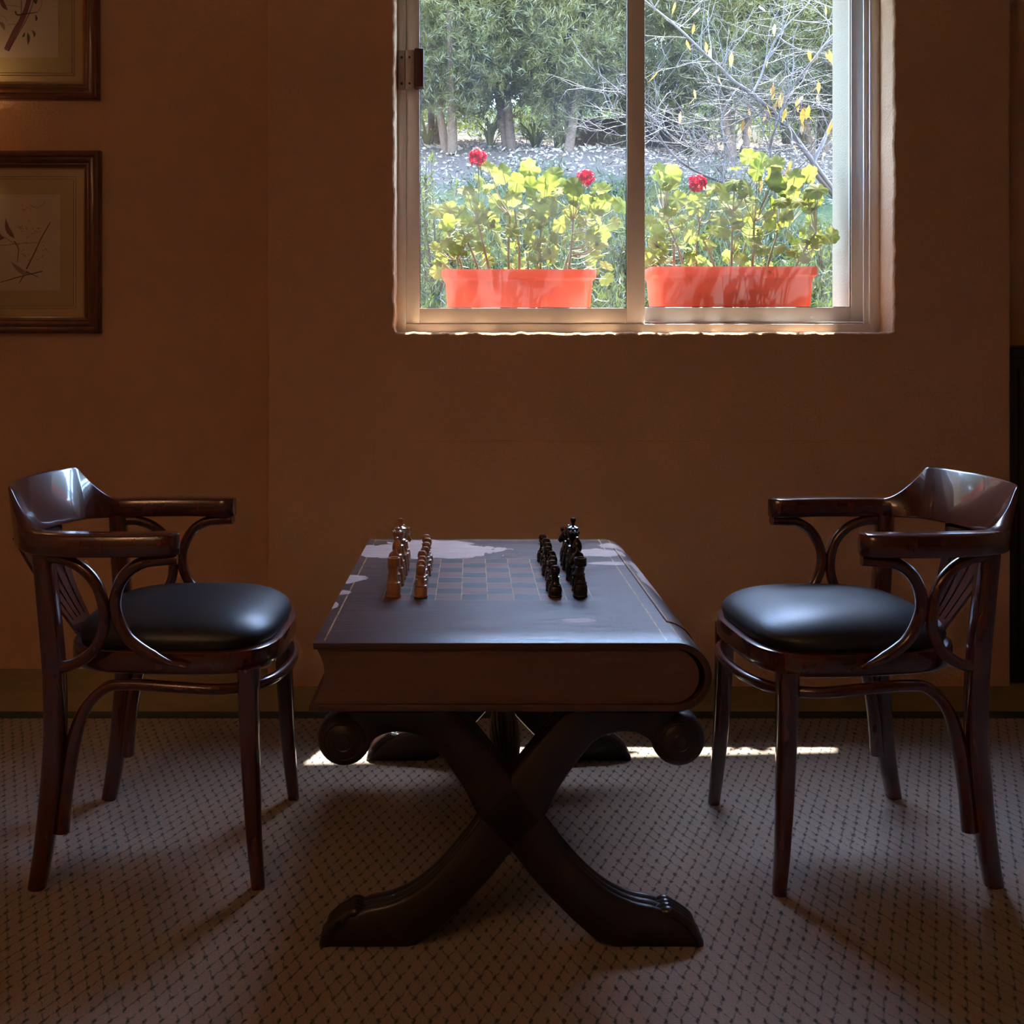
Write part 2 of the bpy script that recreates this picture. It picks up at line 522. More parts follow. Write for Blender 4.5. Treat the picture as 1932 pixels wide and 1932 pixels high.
def mat_pages():
    t = NT('book_page_edges')
    co = t.coords()
    z = t.sep(co)[2]
    ln = t.noise(t.scalevec(co, (1.5, 1.5, 500.0)), 1.0, 3.0)
    c = t.mix(ln, (0.09, 0.042, 0.030), (0.145, 0.068, 0.045))
    return t.done(t.principled(Base_Color=c, Roughness=0.6, Normal=t.bump(ln, 0.2, 0.002)))
M['pages'] = mat_pages()

rng = random.Random(7)

# ------------------------------------------------------------------ the room
YW = 3.33            # inner face of the window wall
YA = 3.515           # recess wall on the left
YF = 3.44            # inner face of the window frame
XL, XR = -0.643, 1.695   # corners where the window wall projects
WX0, WX1, WZ0, WZ1 = -0.2414, 1.3237, 1.1116, 2.45
RX0, RX1, RY0, ZC = -3.0, 3.4, -3.2, 2.72

def structure(o):
    o['kind'] = 'structure'
    return o

structure(MB().box(RX0, RX1, RY0, 3.524, -0.1, 0.0).build('floor', M['floor'], smooth=False))
structure(MB().box(RX0 - .2, RX1 + .2, RY0 - .2, 3.524, ZC, 2.86).build('ceiling', M['ceiling'], smooth=False))
structure(MB().box(RX0 - .2, RX0, RY0, 3.524, -0.1, ZC).build('wall_left', M['wall'], smooth=False))
structure(MB().box(RX1, RX1 + .2, RY0, 3.524, -0.1, ZC).build('wall_right', M['wall'], smooth=False))
structure(MB().box(RX0 - .2, RX1 + .2, RY0 - .2, RY0, -0.1, ZC).build('wall_front', M['wall'], smooth=False))
structure(MB().box(RX0, XL, YA, 3.524, 0.0, ZC).build('wall_recess_left', M['wall'], smooth=False))
structure(MB().box(XR, RX1, 3.515, 3.524, 0.0, ZC).build('wall_recess_right', M['wall'], smooth=False))

def window_wall():
    m = MB()
    # opening outline, slightly rough like hand trowelled plaster
    loop = []
    def seg(a, b, n):
        for k in range(n):
            t_ = k / n
            loop.append((a[0] + (b[0] - a[0]) * t_, a[1] + (b[1] - a[1]) * t_))
    rc = 0.003
    seg((WX0 + rc, WZ0), (WX1 - rc, WZ0), 150)
    seg((WX1, WZ0 + rc), (WX1, WZ1 - rc), 110)
    seg((WX1 - rc, WZ1), (WX0 + rc, WZ1), 40)
    seg((WX0, WZ1 - rc), (WX0, WZ0 + rc), 110)
    n = len(loop)
    r2 = random.Random(3)
    cx, cz = (WX0 + WX1) / 2, (WZ0 + WZ1) / 2
    jit = [r2.uniform(-1, 1) for _ in range(n)]
    jit = [(jit[i - 1] + 2 * jit[i] + jit[(i + 1) % n]) / 4 for i in range(n)]
    def off(i, d):
        x, z = loop[i]
        ux = -1 if x <= WX0 + rc / 2 + 1e-6 else (1 if x >= WX1 - rc / 2 else 0)
        uz = -1 if z <= WZ0 + 1e-6 else (1 if z >= WZ1 - 1e-6 else 0)
        return (x + ux * d, z + uz * d)
    def ring(Y, d, ja):
        out = []
        for i in range(n):
            x, z = off(i, d + jit[i] * ja)
            out.append((x, Y, z))
        return out
    rings = [ring(YW, 0.007, 0.0045), ring(YW + 0.0025, 0.0025, 0.0045), ring(YW + 0.009, 0.0, 0.0035), ring(YF + 0.01, 0.0, 0.0)]
    m.loft(rings, caps=False)
    # front face around the opening, with rounded outer corners
    bm = bmesh.new()
    inner = [bm.verts.new(p) for p in rings[0]]
    e = [bm.edges.new((inner[i], inner[(i + 1) % n])) for i in range(n)]
    rr = 0.012
    outer_pts = [(XL + rr, YW, 0.0), (XR - rr, YW, 0.0), (XR - rr, YW, ZC), (XL + rr, YW, ZC)]
    ov = [bm.verts.new(p) for p in outer_pts]
    e += [bm.edges.new((ov[i], ov[(i + 1) % 4])) for i in range(4)]
    bmesh.ops.triangle_fill(bm, edges=e, use_beauty=True)
    m.from_bm(bm)
    # side returns to the recesses
    for s, X in ((1, XL), (-1, XR)):
        prof = [(X + s * rr * (1 - math.sin(a)), YW + rr * (1 - math.cos(a))) for a in [k * math.pi / 12 for k in range(7)]]
        prof.append((X, 3.523))
        for k in range(len(prof) - 1):
            a, b = prof[k], prof[k + 1]
            q = [(a[0], a[1], 0), (b[0], b[1], 0), (b[0], b[1], ZC), (a[0], a[1], ZC)]
            m.add(q if s < 0 else q[::-1], [(0, 1, 2, 3)])
    o = m.build('wall_back', M['wall'], angle=50, fix=True)
    return structure(o)
wall_back = window_wall()

# plaster patch (a filled-in opening below the window)
def plaster_patch():
    r2 = random.Random(11)
    a, b = P(744, 832, YW), P(1688, 832, YW)
    top = []
    N = 60
    for k in range(N + 1):
        t_ = k / N
        top.append((a.x + (b.x - a.x) * t_, a.z + r2.uniform(-0.0025, 0.0025) - (0.012 if k == 0 else 0)))
    poly = [(a.x - 0.002, 0.0)] + [(a.x + r2.uniform(-0.003, 0.003), a.z * k / 14) for k in range(1, 14)] + top
    poly += [(b.x + r2.uniform(-0.003, 0.003), b.z * k / 14) for k in range(13, 0, -1)] + [(b.x, 0.0)]
    m = MB()
    m.prism(poly, YW - 0.0052, YW + 0.01, 'Y', 0.0015)
    o = m.build('plaster_patch', M['wall'], wall_back)
    # raised ridge of filler left of it
    c = P(706, 776, YW); d = P(703, 1290, YW)
    m = MB()
    pts = [(c.x + r2.uniform(-.003, .003), YW + 0.0055, c.z + (d.z - c.z) * k / 24) for k in range(25)]
    m.tube(pts, [0.006 + 0.0014 * r2.random() for _ in pts], 8)
    m.build('filler_ridge', M['wall'], wall_back)
plaster_patch()

# carpet with a bound edge
carpet = empty('carpet', (0, 0, 0))
tag(carpet, 'beige carpet with dark lattice pattern and dark green bound edge', 'carpet')
MB().box(RX0 + .01, RX1 - .01, RY0 + .01, 3.02, 0.0005, 0.006).build('carpet_field', M['carpet'], carpet, smooth=False)
MB().box(RX0 + .01, RX1 - .01, 3.02, 3.075, 0.0005, 0.008, 0.002).build('binding', M['binding'], carpet)

# outer leaf of the wall, seen through the glass
def outer_wall():
    m = MB()
    ex0, ex1, ez0, ez1, y0, y1 = -0.235, 1.300, 1.105, 2.47, 3.525, 3.82
    m.box(-3.2, ex0, y0, y1, -0.3, 2.9)
    m.box(ex1, 3.6, y0, y1, -0.3, 2.9)
    m.box(ex0, ex1, y0, y1, ez1, 2.9)
    m.box(ex0, ex1, y0, y1, -0.3, ez0 - 0.045)
    o = structure(m.build('wall_outer', M['outer_wall'], smooth=False))
    structure(MB().box(ex0, ex1, y0 - 0.003, y1 + 0.05, ez0 - 0.045, ez0, 0.004).build('window_sill', M['outer_wall'], None))
    ev = MB()
    ev.prism([(-3.3, 3.0), (3.7, 3.0), (3.7, 4.08 + 0.06 * 3.63), (-3.3, 4.08 - 0.06 * 3.37)], 2.868, 3.02, 'Z')
    structure(ev.build('roof_eave', M['outer_wall'], smooth=False))
    structure(MB().box(-3.3, 3.7, RY0 - .3, 3.0, 2.868, 3.02).build('roof', M['outer_wall'], smooth=False))
outer_wall()

# ------------------------------------------------------------------ sliding window
def window():
    w = structure(empty('window_1', ((WX0 + WX1) / 2, YF, WZ0)))
    org = w.location.copy()
    def part(name, mat, parent, boxes, bev=0.0015):
        m = MB(org)
        for b in boxes: m.box(*b, bev)
        return m.build(name, mat, parent)
    x0, x1, z0, z1 = WX0, WX1, WZ0, WZ1
    fr = part('outer_frame', M['aluminium'], w, [
        (x0, x0 + 0.0285, YF, YF + 0.085, z0, z1), (x1 - 0.032, x1, YF, YF + 0.085, z0, z1),
        (x0 + 0.0285, x1 - 0.032, YF, YF + 0.085, z0, z0 + 0.029), (x0 + 0.0285, x1 - 0.032, YF, YF + 0.085, z1 - 0.03, z1)])
    part('track_lip', M['aluminium'], w, [
        (x1 - 0.047, x1 - 0.030, YF + 0.012, YF + 0.02, z0 + 0.025, z1 - 0.025),
        (x0 + 0.025, x1 - 0.025, YF + 0.04, YF + 0.045, z0 + 0.026, z0 + 0.036)], 0.001)
    def sash(name, xa, xb, yc, sl, sr, zb, zr, zt):
        s = part(name, M['aluminium'], w, [
            (xa, xa + sl, yc - 0.0125, yc + 0.0125, zb, zt), (xb - sr, xb, yc - 0.0125, yc + 0.0125, zb, zt),
            (xa + sl, xb - sr, yc - 0.0125, yc + 0.0125, zb, zr), (xa + sl, xb - sr, yc - 0.0125, yc + 0.0125, zt - 0.045, zt)])
        m = MB(org)
        m.box(xa + sl - 0.004, xb - sr + 0.004, yc - 0.002, yc + 0.002, zr - 0.004, zt - 0.041)
        m.build('pane', M['pane'], s, smooth=False)
        m = MB(org)
        for (a, b, c, d) in ((xa + sl, xb - sr, zr, zr + 0.0022), (xa + sl, xa + sl + 0.0022, zr, zt - .045),
                             (xb - sr - 0.0022, xb - sr, zr, zt - .045)):
            m.box(a, b, yc - 0.0075, yc - 0.0028, c, d)
        m.build('glazing_seal', M['alu_dark'], s, smooth=False)
        return s
    sash('sliding_sash', -0.2125, 0.5635, 3.4625, 0.0435, 0.0585, 1.1403, 1.193, 2.42)
    sash('fixed_sash', 0.512, 1.3085, 3.4975, 0.05, 0.061, 1.149, 1.197, 2.42)
    # latch
    a, b = P(752, 95, 3.44), P(800, 170, 3.44)
    lat = part('latch', M['latch'], w, [(P(751, 0, 3.434).x, P(764.3, 0, 3.434).x, 3.428, 3.441, b.z, a.z - 0.003)])
    p2 = part('keeper_plate', M['latch'], lat, [(P(764.8, 0, 3.434).x, P(782, 0, 3.434).x, 3.426, 3.451, b.z, a.z - 0.002)])
    part('latch_handle', M['latch_handle'], lat, [(P(782.5, 0, 3.42).x, P(799.5, 0, 3.42).x, 3.408, 3.451, P(0, 165, 3.42).z, P(0, 92.5, 3.42).z)], 0.003)
    for (px, py) in ((757.5, 108), (772.5, 108), (757.5, 157.5), (772.5, 157.5)):
        c = P(px, py, 3.4275)
        m = MB(org)
        m.lathe([(0.0, -0.003), (0.003, -0.003), (0.0045, 0.0), (0.0045, 0.003)], 10, c, 'Y')
        m.build('screw', M['screw'], lat)
window()

# ------------------------------------------------------------------ chess table shaped like a book on an X base
def chess_table():
    root = empty('chess_table', TB)
    tag(root, 'worn wooden chess table shaped like a giant leather book on carved X legs', 'table')
    Y0, Y1 = 1.785, 2.776
    xl_t, xl_b, zt, zb, th = -0.268, -0.275, 0.560, 0.444, 0.0115
    xc, zc, R = 0.345, 0.502, 0.058
    def cprof(r_off, xlt, xlb):
        pts = [(xlt, zt - r_off)]
        rad = R - r_off
        for k in range(25):
            a = math.pi / 2 - math.pi * k / 24
            pts.append((xc + rad * 1.03 * math.cos(a), zc + rad * math.sin(a)))
        pts.append((xlb, zb + r_off))
        return pts
    outer = cprof(0.0, xl_t, xl_b)
    inner = cprof(th, xl_t + 0.001, xl_b + 0.001)
    poly = outer + inner[::-1]
    m = MB(TB)
    n = len(outer)
    bm = bmesh.new()
    def ringv(Y, pts): return [bm.verts.new((p[0], Y, p[1])) for p in pts]
    nseg = 12
    Os, Is = [], []
    for k in range(nseg + 1):
        Y = Y0 + (Y1 - Y0) * k / nseg
        Os.append(ringv(Y, outer)); Is.append(ringv(Y, inner))
    for k in range(nseg):
        for i in range(n - 1):
            bm.faces.new((Os[k][i], Os[k][i + 1], Os[k + 1][i + 1], Os[k + 1][i]))
            bm.faces.new((Is[k][i], Is[k + 1][i], Is[k + 1][i + 1], Is[k][i + 1]))
        for i in (0, n - 1):
            bm.faces.new((Os[k][i], Os[k + 1][i], Is[k + 1][i], Is[k][i]))
    for k in (0, nseg):
        for i in range(n - 1):
            bm.faces.new((Os[k][i], Is[k][i], Is[k][i + 1], Os[k][i + 1]))
    bmesh.ops.recalc_face_normals(bm, faces=bm.faces)
    rim = [e for e in bm.edges if len(e.link_faces) == 2 and e.calc_face_angle() > math.radians(60)]
    bmesh.ops.bevel(bm, geom=rim, offset=0.0014, segments=2, affect='EDGES', profile=0.5)
    m.from_bm(bm)
    cover = m.build('book_cover', M['cover'], root, angle=35)
    # page block with hollow fore edge
    pts = []
    ztp, zbp = zt - th, zb + th
    for k in range(13):
        q = k / 12
        z = zbp + (ztp - zbp) * q
        pts.append((-0.262 + 0.016 * math.sin(math.pi * min(1, q * 1.02)) ** 0.8 - 0.006 * (1 - q), z))
    for k in range(17):
        a = math.pi / 2 - math.pi * k / 16
        pts.append((xc - 0.006 + (R - th) * 0.98 * math.cos(a), zc + (R - th - 0.0004) * math.sin(a)))
    m = MB(TB)
    m.prism(pts, Y0 + 0.007, Y1 - 0.007, 'Y')
    m.build('page_block', M['pages'], root, angle=30)
    # raised label panel on the rounded spine
    def spine_arc(a0, a1, off, nn=14):
        return [(xc + (R + off) * 1.03 * math.cos(a0 + (a1 - a0) * k / nn), zc + (R + off) * math.sin(a0 + (a1 - a0) * k / nn)) for k in range(nn + 1)]
    a0, a1 = math.radians(82), math.radians(-40)
    m = MB(TB)
    o_, i_ = spine_arc(a0, a1, 0.0022), spine_arc(a0, a1, -0.001)
    m.prism(o_ + i_[::-1], 1.925, 2.64, 'Y')
    lab = m.build('spine_label', M['cover'], root, angle=35)
    m = MB(TB)
    g0, g1 = spine_arc(math.radians(80.5), math.radians(79), 0.0026, 2), spine_arc(math.radians(80.5), math.radians(79), 0.0018, 2)
    m.prism(g0 + g1[::-1], 1.93, 2.635, 'Y')
    g0, g1 = spine_arc(math.radians(80), math.radians(-35), 0.0026), spine_arc(math.radians(80), math.radians(-35), 0.0018)
    m.prism(g0 + g1[::-1], 1.932, 1.936, 'Y')
    m.build('gilt_line', M['gilt'], lab)

    # carved X legs: stations (upper edge, lower edge) in photo pixels at the front face
    YFt, Wd = 1.857, 0.060
    ST = [((655, 1342.5), (693, 1412)), ((700, 1342.5), (708, 1394)), ((745, 1342.5), (738, 1383)), ((800, 1342.5), (775, 1385)),
          ((858, 1343), (808, 1400)), ((900, 1384), (843, 1442)), ((935, 1427), (876, 1490)), ((967, 1468), (905, 1545)),
          ((1025, 1550), (965, 1608)), ((1062, 1599), (1003, 1656)), ((1105, 1648), (1052, 1708)), ((1150, 1685), (1098, 1752)),
          ((1195, 1706), (1137, 1780)), ((1235, 1715), (1188, 1793)), ((1262, 1727), (1245, 1796.5)), ((1288, 1745), (1286, 1797)),
          ((1310, 1770), (1310, 1797)), ((1320, 1788), (1320, 1797))]
    SCR = (648, 1398, 51)
    MX = 965.0
    def leg(mirror):
        def px(p):
            x = 2 * MX - p[0] if mirror else p[0]
            return P(x, p[1], YFt)
        U = catmull([px(s[0]) for s in ST], 4)
        L = catmull([px(s[1]) for s in ST], 4)
        rings = []
        N = len(U)
        for i in range(N):
            u, l = Vector(U[i]), Vector(L[i])
            if u.z > zb - 0.0005: u.z = zb - 0.0005
            if l.z < 0.006: l.z = 0.006
            d = u - l
            ln = max(d.length, 1e-4)
            dn = d / ln
            t_ = i / (N - 1)
            reed = 0.0055 * min(1, max(0, (t_ - 0.2) * 8)) * min(1, max(0, (0.86 - t_) * 12))
            bev = min(0.004, ln * 0.2)
            ring = []
            ring.append(l + Vector((0, 0.0, 0)) + dn * bev)
            ring.append(l + Vector((0, bev, 0)))
            ring.append(l + Vector((0, Wd - bev, 0)))
            ring.append(l + Vector((0, Wd, 0)) + dn * bev)
            K = 18
            for k in range(K + 1):
                a = 1 - k / K
                dep = reed * (1 - abs(math.sin(3 * math.pi * a))) + (0.002 if k in (0, K) else 0)
                dep = min(dep, ln * 0.3)
                ring.append(u - dn * dep + Vector((0, Wd * a, 0)))
            ring = [p - TB for p in ring]
            rings.append(ring)
        m = MB()
        m.loft(rings)
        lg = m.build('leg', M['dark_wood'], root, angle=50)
        # scroll
        c = px((SCR[0], SCR[1])) - TB
        r = SCR[2] * YFt / F
        prof = [(0.0, -0.011), (r * .25, -0.0105), (r * .30, -0.0085), (r * .34, -0.0095), (r * .60, -0.0065), (r * .66, -0.004), (r * .70, -0.0045), (r * .88, 0.001),
                (r * .97, 0.008), (r, 0.018), (r * .975, 0.022), (r, 0.026), (r, Wd - 0.026),
                (r * .975, Wd - 0.022), (r, Wd - 0.018), (r * .97, Wd - 0.008), (r * .88, Wd - 0.001), (r * .6, Wd + 0.006), (0, Wd + 0.010)]
        m = MB()
        m.lathe(prof, 36, c, 'Y')
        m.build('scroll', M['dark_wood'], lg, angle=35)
        # paw toes
        tp = [(1238, 1722), (1250, 1721), (1262, 1720), (1274, 1724), (1285, 1733), (1296, 1738), (1306, 1750), (1314, 1764), (1321, 1777), (1324, 1790)]
        tr = [0.0065, 0.0075, 0.0105, 0.0080, 0.0100, 0.0078, 0.0100, 0.0080, 0.0085, 0.0055]
        for k in range(4):
            yo = 0.004 + (Wd - 0.008) * (k + 0.5) / 4
            pts = catmull([px(p) - TB + Vector((0, yo, -0.0060)) for p in tp], 3)
            rr = [float(q[0]) for q in catmull([(r_,) for r_ in tr], 3)]
            m = MB()
            m.tube(pts, rr, 10)
            m.build('toe', M['dark_wood'], lg, angle=60)
        return lg
    l1 = leg(False)
    l2 = leg(True)
    for l in (l1, l2):
        c = copy_tree(l, root)
        c.location.y += 0.846
    # turned and reeded stretcher between the two crosses
    zc_ = P(965, 1538, YFt).z
    prof = [(0.020, 1.90), (0.030, 1.925), (0.030, 1.96), (0.020, 1.97), (0.024, 1.985), (0.018, 2.0), (0.021, 2.06), (0.026, 2.12), (0.031, 2.19),
            (0.033, 2.25), (0.032, 2.31), (0.027, 2.36), (0.020, 2.39), (0.027, 2.40), (0.027, 2.415), (0.020, 2.425), (0.026, 2.47), (0.031, 2.53),
            (0.028, 2.59), (0.020, 2.62), (0.030, 2.63), (0.030, 2.66), (0.02, 2.70)]
    m = MB(TB)
    m.lathe(prof, 60, (P(965, 0, YFt).x, 0, zc_), 'Y', reed=20, reed_amp=0.12)
    m.build('stretcher', M['dark_wood'], root, angle=60)
    m = MB(TB)
    m.box(-0.16, 0.30, 1.93, 2.66, 0.4345, 0.4435, 0.002)
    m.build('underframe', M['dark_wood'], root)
    return root
chess_table()

# ------------------------------------------------------------------ chessmen
ZT = 0.5603
def lathe_piece(prof, h, r, n=24):
    m = MB()
    m.lathe([(a * r, b * h) for (a, b) in prof], n)
    return m
BASE = [(0.0, 0.0), (0.97, 0.0), (1.0, 0.012), (1.0, 0.035)]
def prof_body(scale_to):
    return [(0.98, 0.045), (0.93, 0.06), (0.95, 0.10), (0.99, 0.18), (0.95, 0.26), (0.83, 0.33), (0.86, 0.345), (0.86, 0.37), (0.70, 0.39),
            (0.60, 0.43)]
PR = {
 'pawn': (0.063, 0.0142, BASE + prof_body(1) + [(0.50, 0.50), (0.47, 0.56), (0.52, 0.60), (0.74, 0.625), (0.76, 0.65), (0.52, 0.675), (0.50, 0.69),
          (0.62, 0.73), (0.70, 0.80), (0.69, 0.88), (0.58, 0.95), (0.36, 0.99), (0.0, 1.0)]),
 'rook': (0.078, 0.0150, BASE + prof_body(1) + [(0.54, 0.50), (0.50, 0.60), (0.52, 0.70), (0.60, 0.76), (0.82, 0.79), (0.86, 0.81), (0.86, 0.985),
          (0.83, 1.0), (0.56, 1.0), (0.54, 0.985), (0.52, 0.93), (0.0, 0.93)]),
 'bishop': (0.102, 0.0152, BASE + prof_body(1) + [(0.50, 0.48), (0.42, 0.55), (0.40, 0.60), (0.70, 0.62), (0.72, 0.64), (0.44, 0.66), (0.46, 0.68),
          (0.62, 0.73), (0.66, 0.79), (0.58, 0.86), (0.38, 0.92), (0.20, 0.945), (0.18, 0.955), (0.26, 0.97), (0.22, 0.99), (0.0, 1.0)]),
 'queen': (0.113, 0.0160, BASE + prof_body(1) + [(0.50, 0.48), (0.42, 0.56), (0.40, 0.62), (0.74, 0.64), (0.76, 0.66), (0.46, 0.68), (0.48, 0.72),
          (0.60, 0.80), (0.84, 0.885), (0.86, 0.905), (0.66, 0.90), (0.55, 0.915), (0.30, 0.945), (0.20, 0.95), (0.26, 0.97), (0.22, 0.99), (0.0, 1.0)]),
 'king': (0.123, 0.0162, BASE + prof_body(1) + [(0.50, 0.47), (0.43, 0.54), (0.41, 0.60), (0.76, 0.62), (0.78, 0.64), (0.46, 0.66), (0.50, 0.70),
          (0.62, 0.77), (0.80, 0.83), (0.82, 0.845), (0.60, 0.86), (0.30, 0.875), (0.22, 0.88), (0.22, 0.885), (0.0, 0.885)]),
 'knight': (0.040, 0.0150, BASE + [(0.98, 0.10), (0.93, 0.14), (0.97, 0.24), (0.99, 0.42), (0.95, 0.60), (0.83, 0.76), (0.88, 0.80), (0.88, 0.88), (0.72, 0.94), (0.6, 1.0), (0, 1.0)]),
}
def piece_meshes(mat, tone):
    out = {}
    for k, (h, r, prof) in PR.items():
        out[k] = lathe_piece(prof, h, r).mesh(tone + '_' + k, mat, angle=32)
    # knight head, facing +x
    poly = [(-0.010, 0.034), (0.009, 0.034), (0.0075, 0.046), (0.003, 0.054), (0.008, 0.056), (0.016, 0.053), (0.020, 0.058), (0.017, 0.066),
            (0.010, 0.075), (0.006, 0.080), (0.0035, 0.090), (-0.001, 0.082), (-0.008, 0.077), (-0.0125, 0.066), (-0.0135, 0.052)]
    m = MB()
    m.prism(poly, -0.0065, 0.0065, 'Y', 0.0028)
    out['horse_head'] = m.mesh(tone + '_horse_head', mat, angle=40)
    m = MB()
    m.lathe([(0, 0.107), (0.0042, 0.107), (0.0038, 0.110), (0.0046, 0.1155), (0.0062, 0.119), (0.0062, 0.1215), (0.0052, 0.1245), (0.0, 0.1255)], 14)
    out['finial'] = m.mesh(tone + '_finial', mat)
    m = MB()
    for k in range(8):
        a = 2 * math.pi * k / 8
        m.lathe([(0, 0.0995), (0.0022, 0.1005), (0.0024, 0.1045), (0.0, 0.1065)], 8, (0.0118 * math.cos(a), 0.0118 * math.sin(a), 0))
    out['coronet'] = m.mesh(tone + '_coronet', mat)
    m = MB()
    m.lathe([(0.0, -0.0002), (0.0138, -0.0002), (0.0138, 0.0012), (0.0, 0.0012)], 20)
    out['felt'] = m.mesh(tone + '_felt', M['felt'])
    return out
def chessmen():
    S = 0.0521
    x0, y0 = -0.1765, 2.094
    order = ['rook', 'knight', 'bishop', 'queen', 'king', 'bishop', 'knight', 'rook']
    ords = ['nearest the camera', 'second from the near end', 'third from the near end', 'fourth from the near end',
            'fifth from the near end', 'sixth from the near end', 'seventh from the near end', 'nearest the window']
    r3 = random.Random(5)
    for tone, mat, colw, cols, face in (('pale', M['white_piece'], 'pale wooden', (0, 1), 1), ('black', M['black_piece'], 'black wooden', (7, 6), -1)):
        ms = piece_meshes(mat, tone)
        for row in range(8):
            for isp in (0, 1):
                kind = 'pawn' if isp else order[row]
                col = cols[isp]
                X = x0 + (col + 0.5) * S + r3.uniform(-0.003, 0.003) - face * (0.006 if isp else 0.006)
                Y = y0 + (row + 0.5) * S + r3.uniform(-0.004, 0.004)
                p = empty(kind, (X, Y, ZT), (0 if face > 0 else math.pi) + r3.uniform(-0.25, 0.25))
                if isp:
                    lab = f'{colw} pawn, {ords[row]} in its row of eight'
                elif kind in ('king', 'queen'):
                    lab = f'{colw} {kind}, ' + ('tallest piece of the back row' if kind == 'king' else 'with a ring of small beads on its crown')
                else:
                    lab = f'{colw} {kind}, ' + ('at the near end of the back row' if row < 3 else 'at the window end of the back row')
                tag(p, lab, 'chess piece', f'{tone} chessmen on the book table')
                link_mesh('body' if kind != 'knight' else 'base', ms[kind], p)
                link_mesh('felt_base', ms['felt'], p)
                if kind == 'knight': link_mesh('horse_head', ms['horse_head'], p)
                if kind == 'king': link_mesh('finial', ms['finial'], p)
                if kind == 'queen': link_mesh('coronet', ms['coronet'], p)
chessmen()

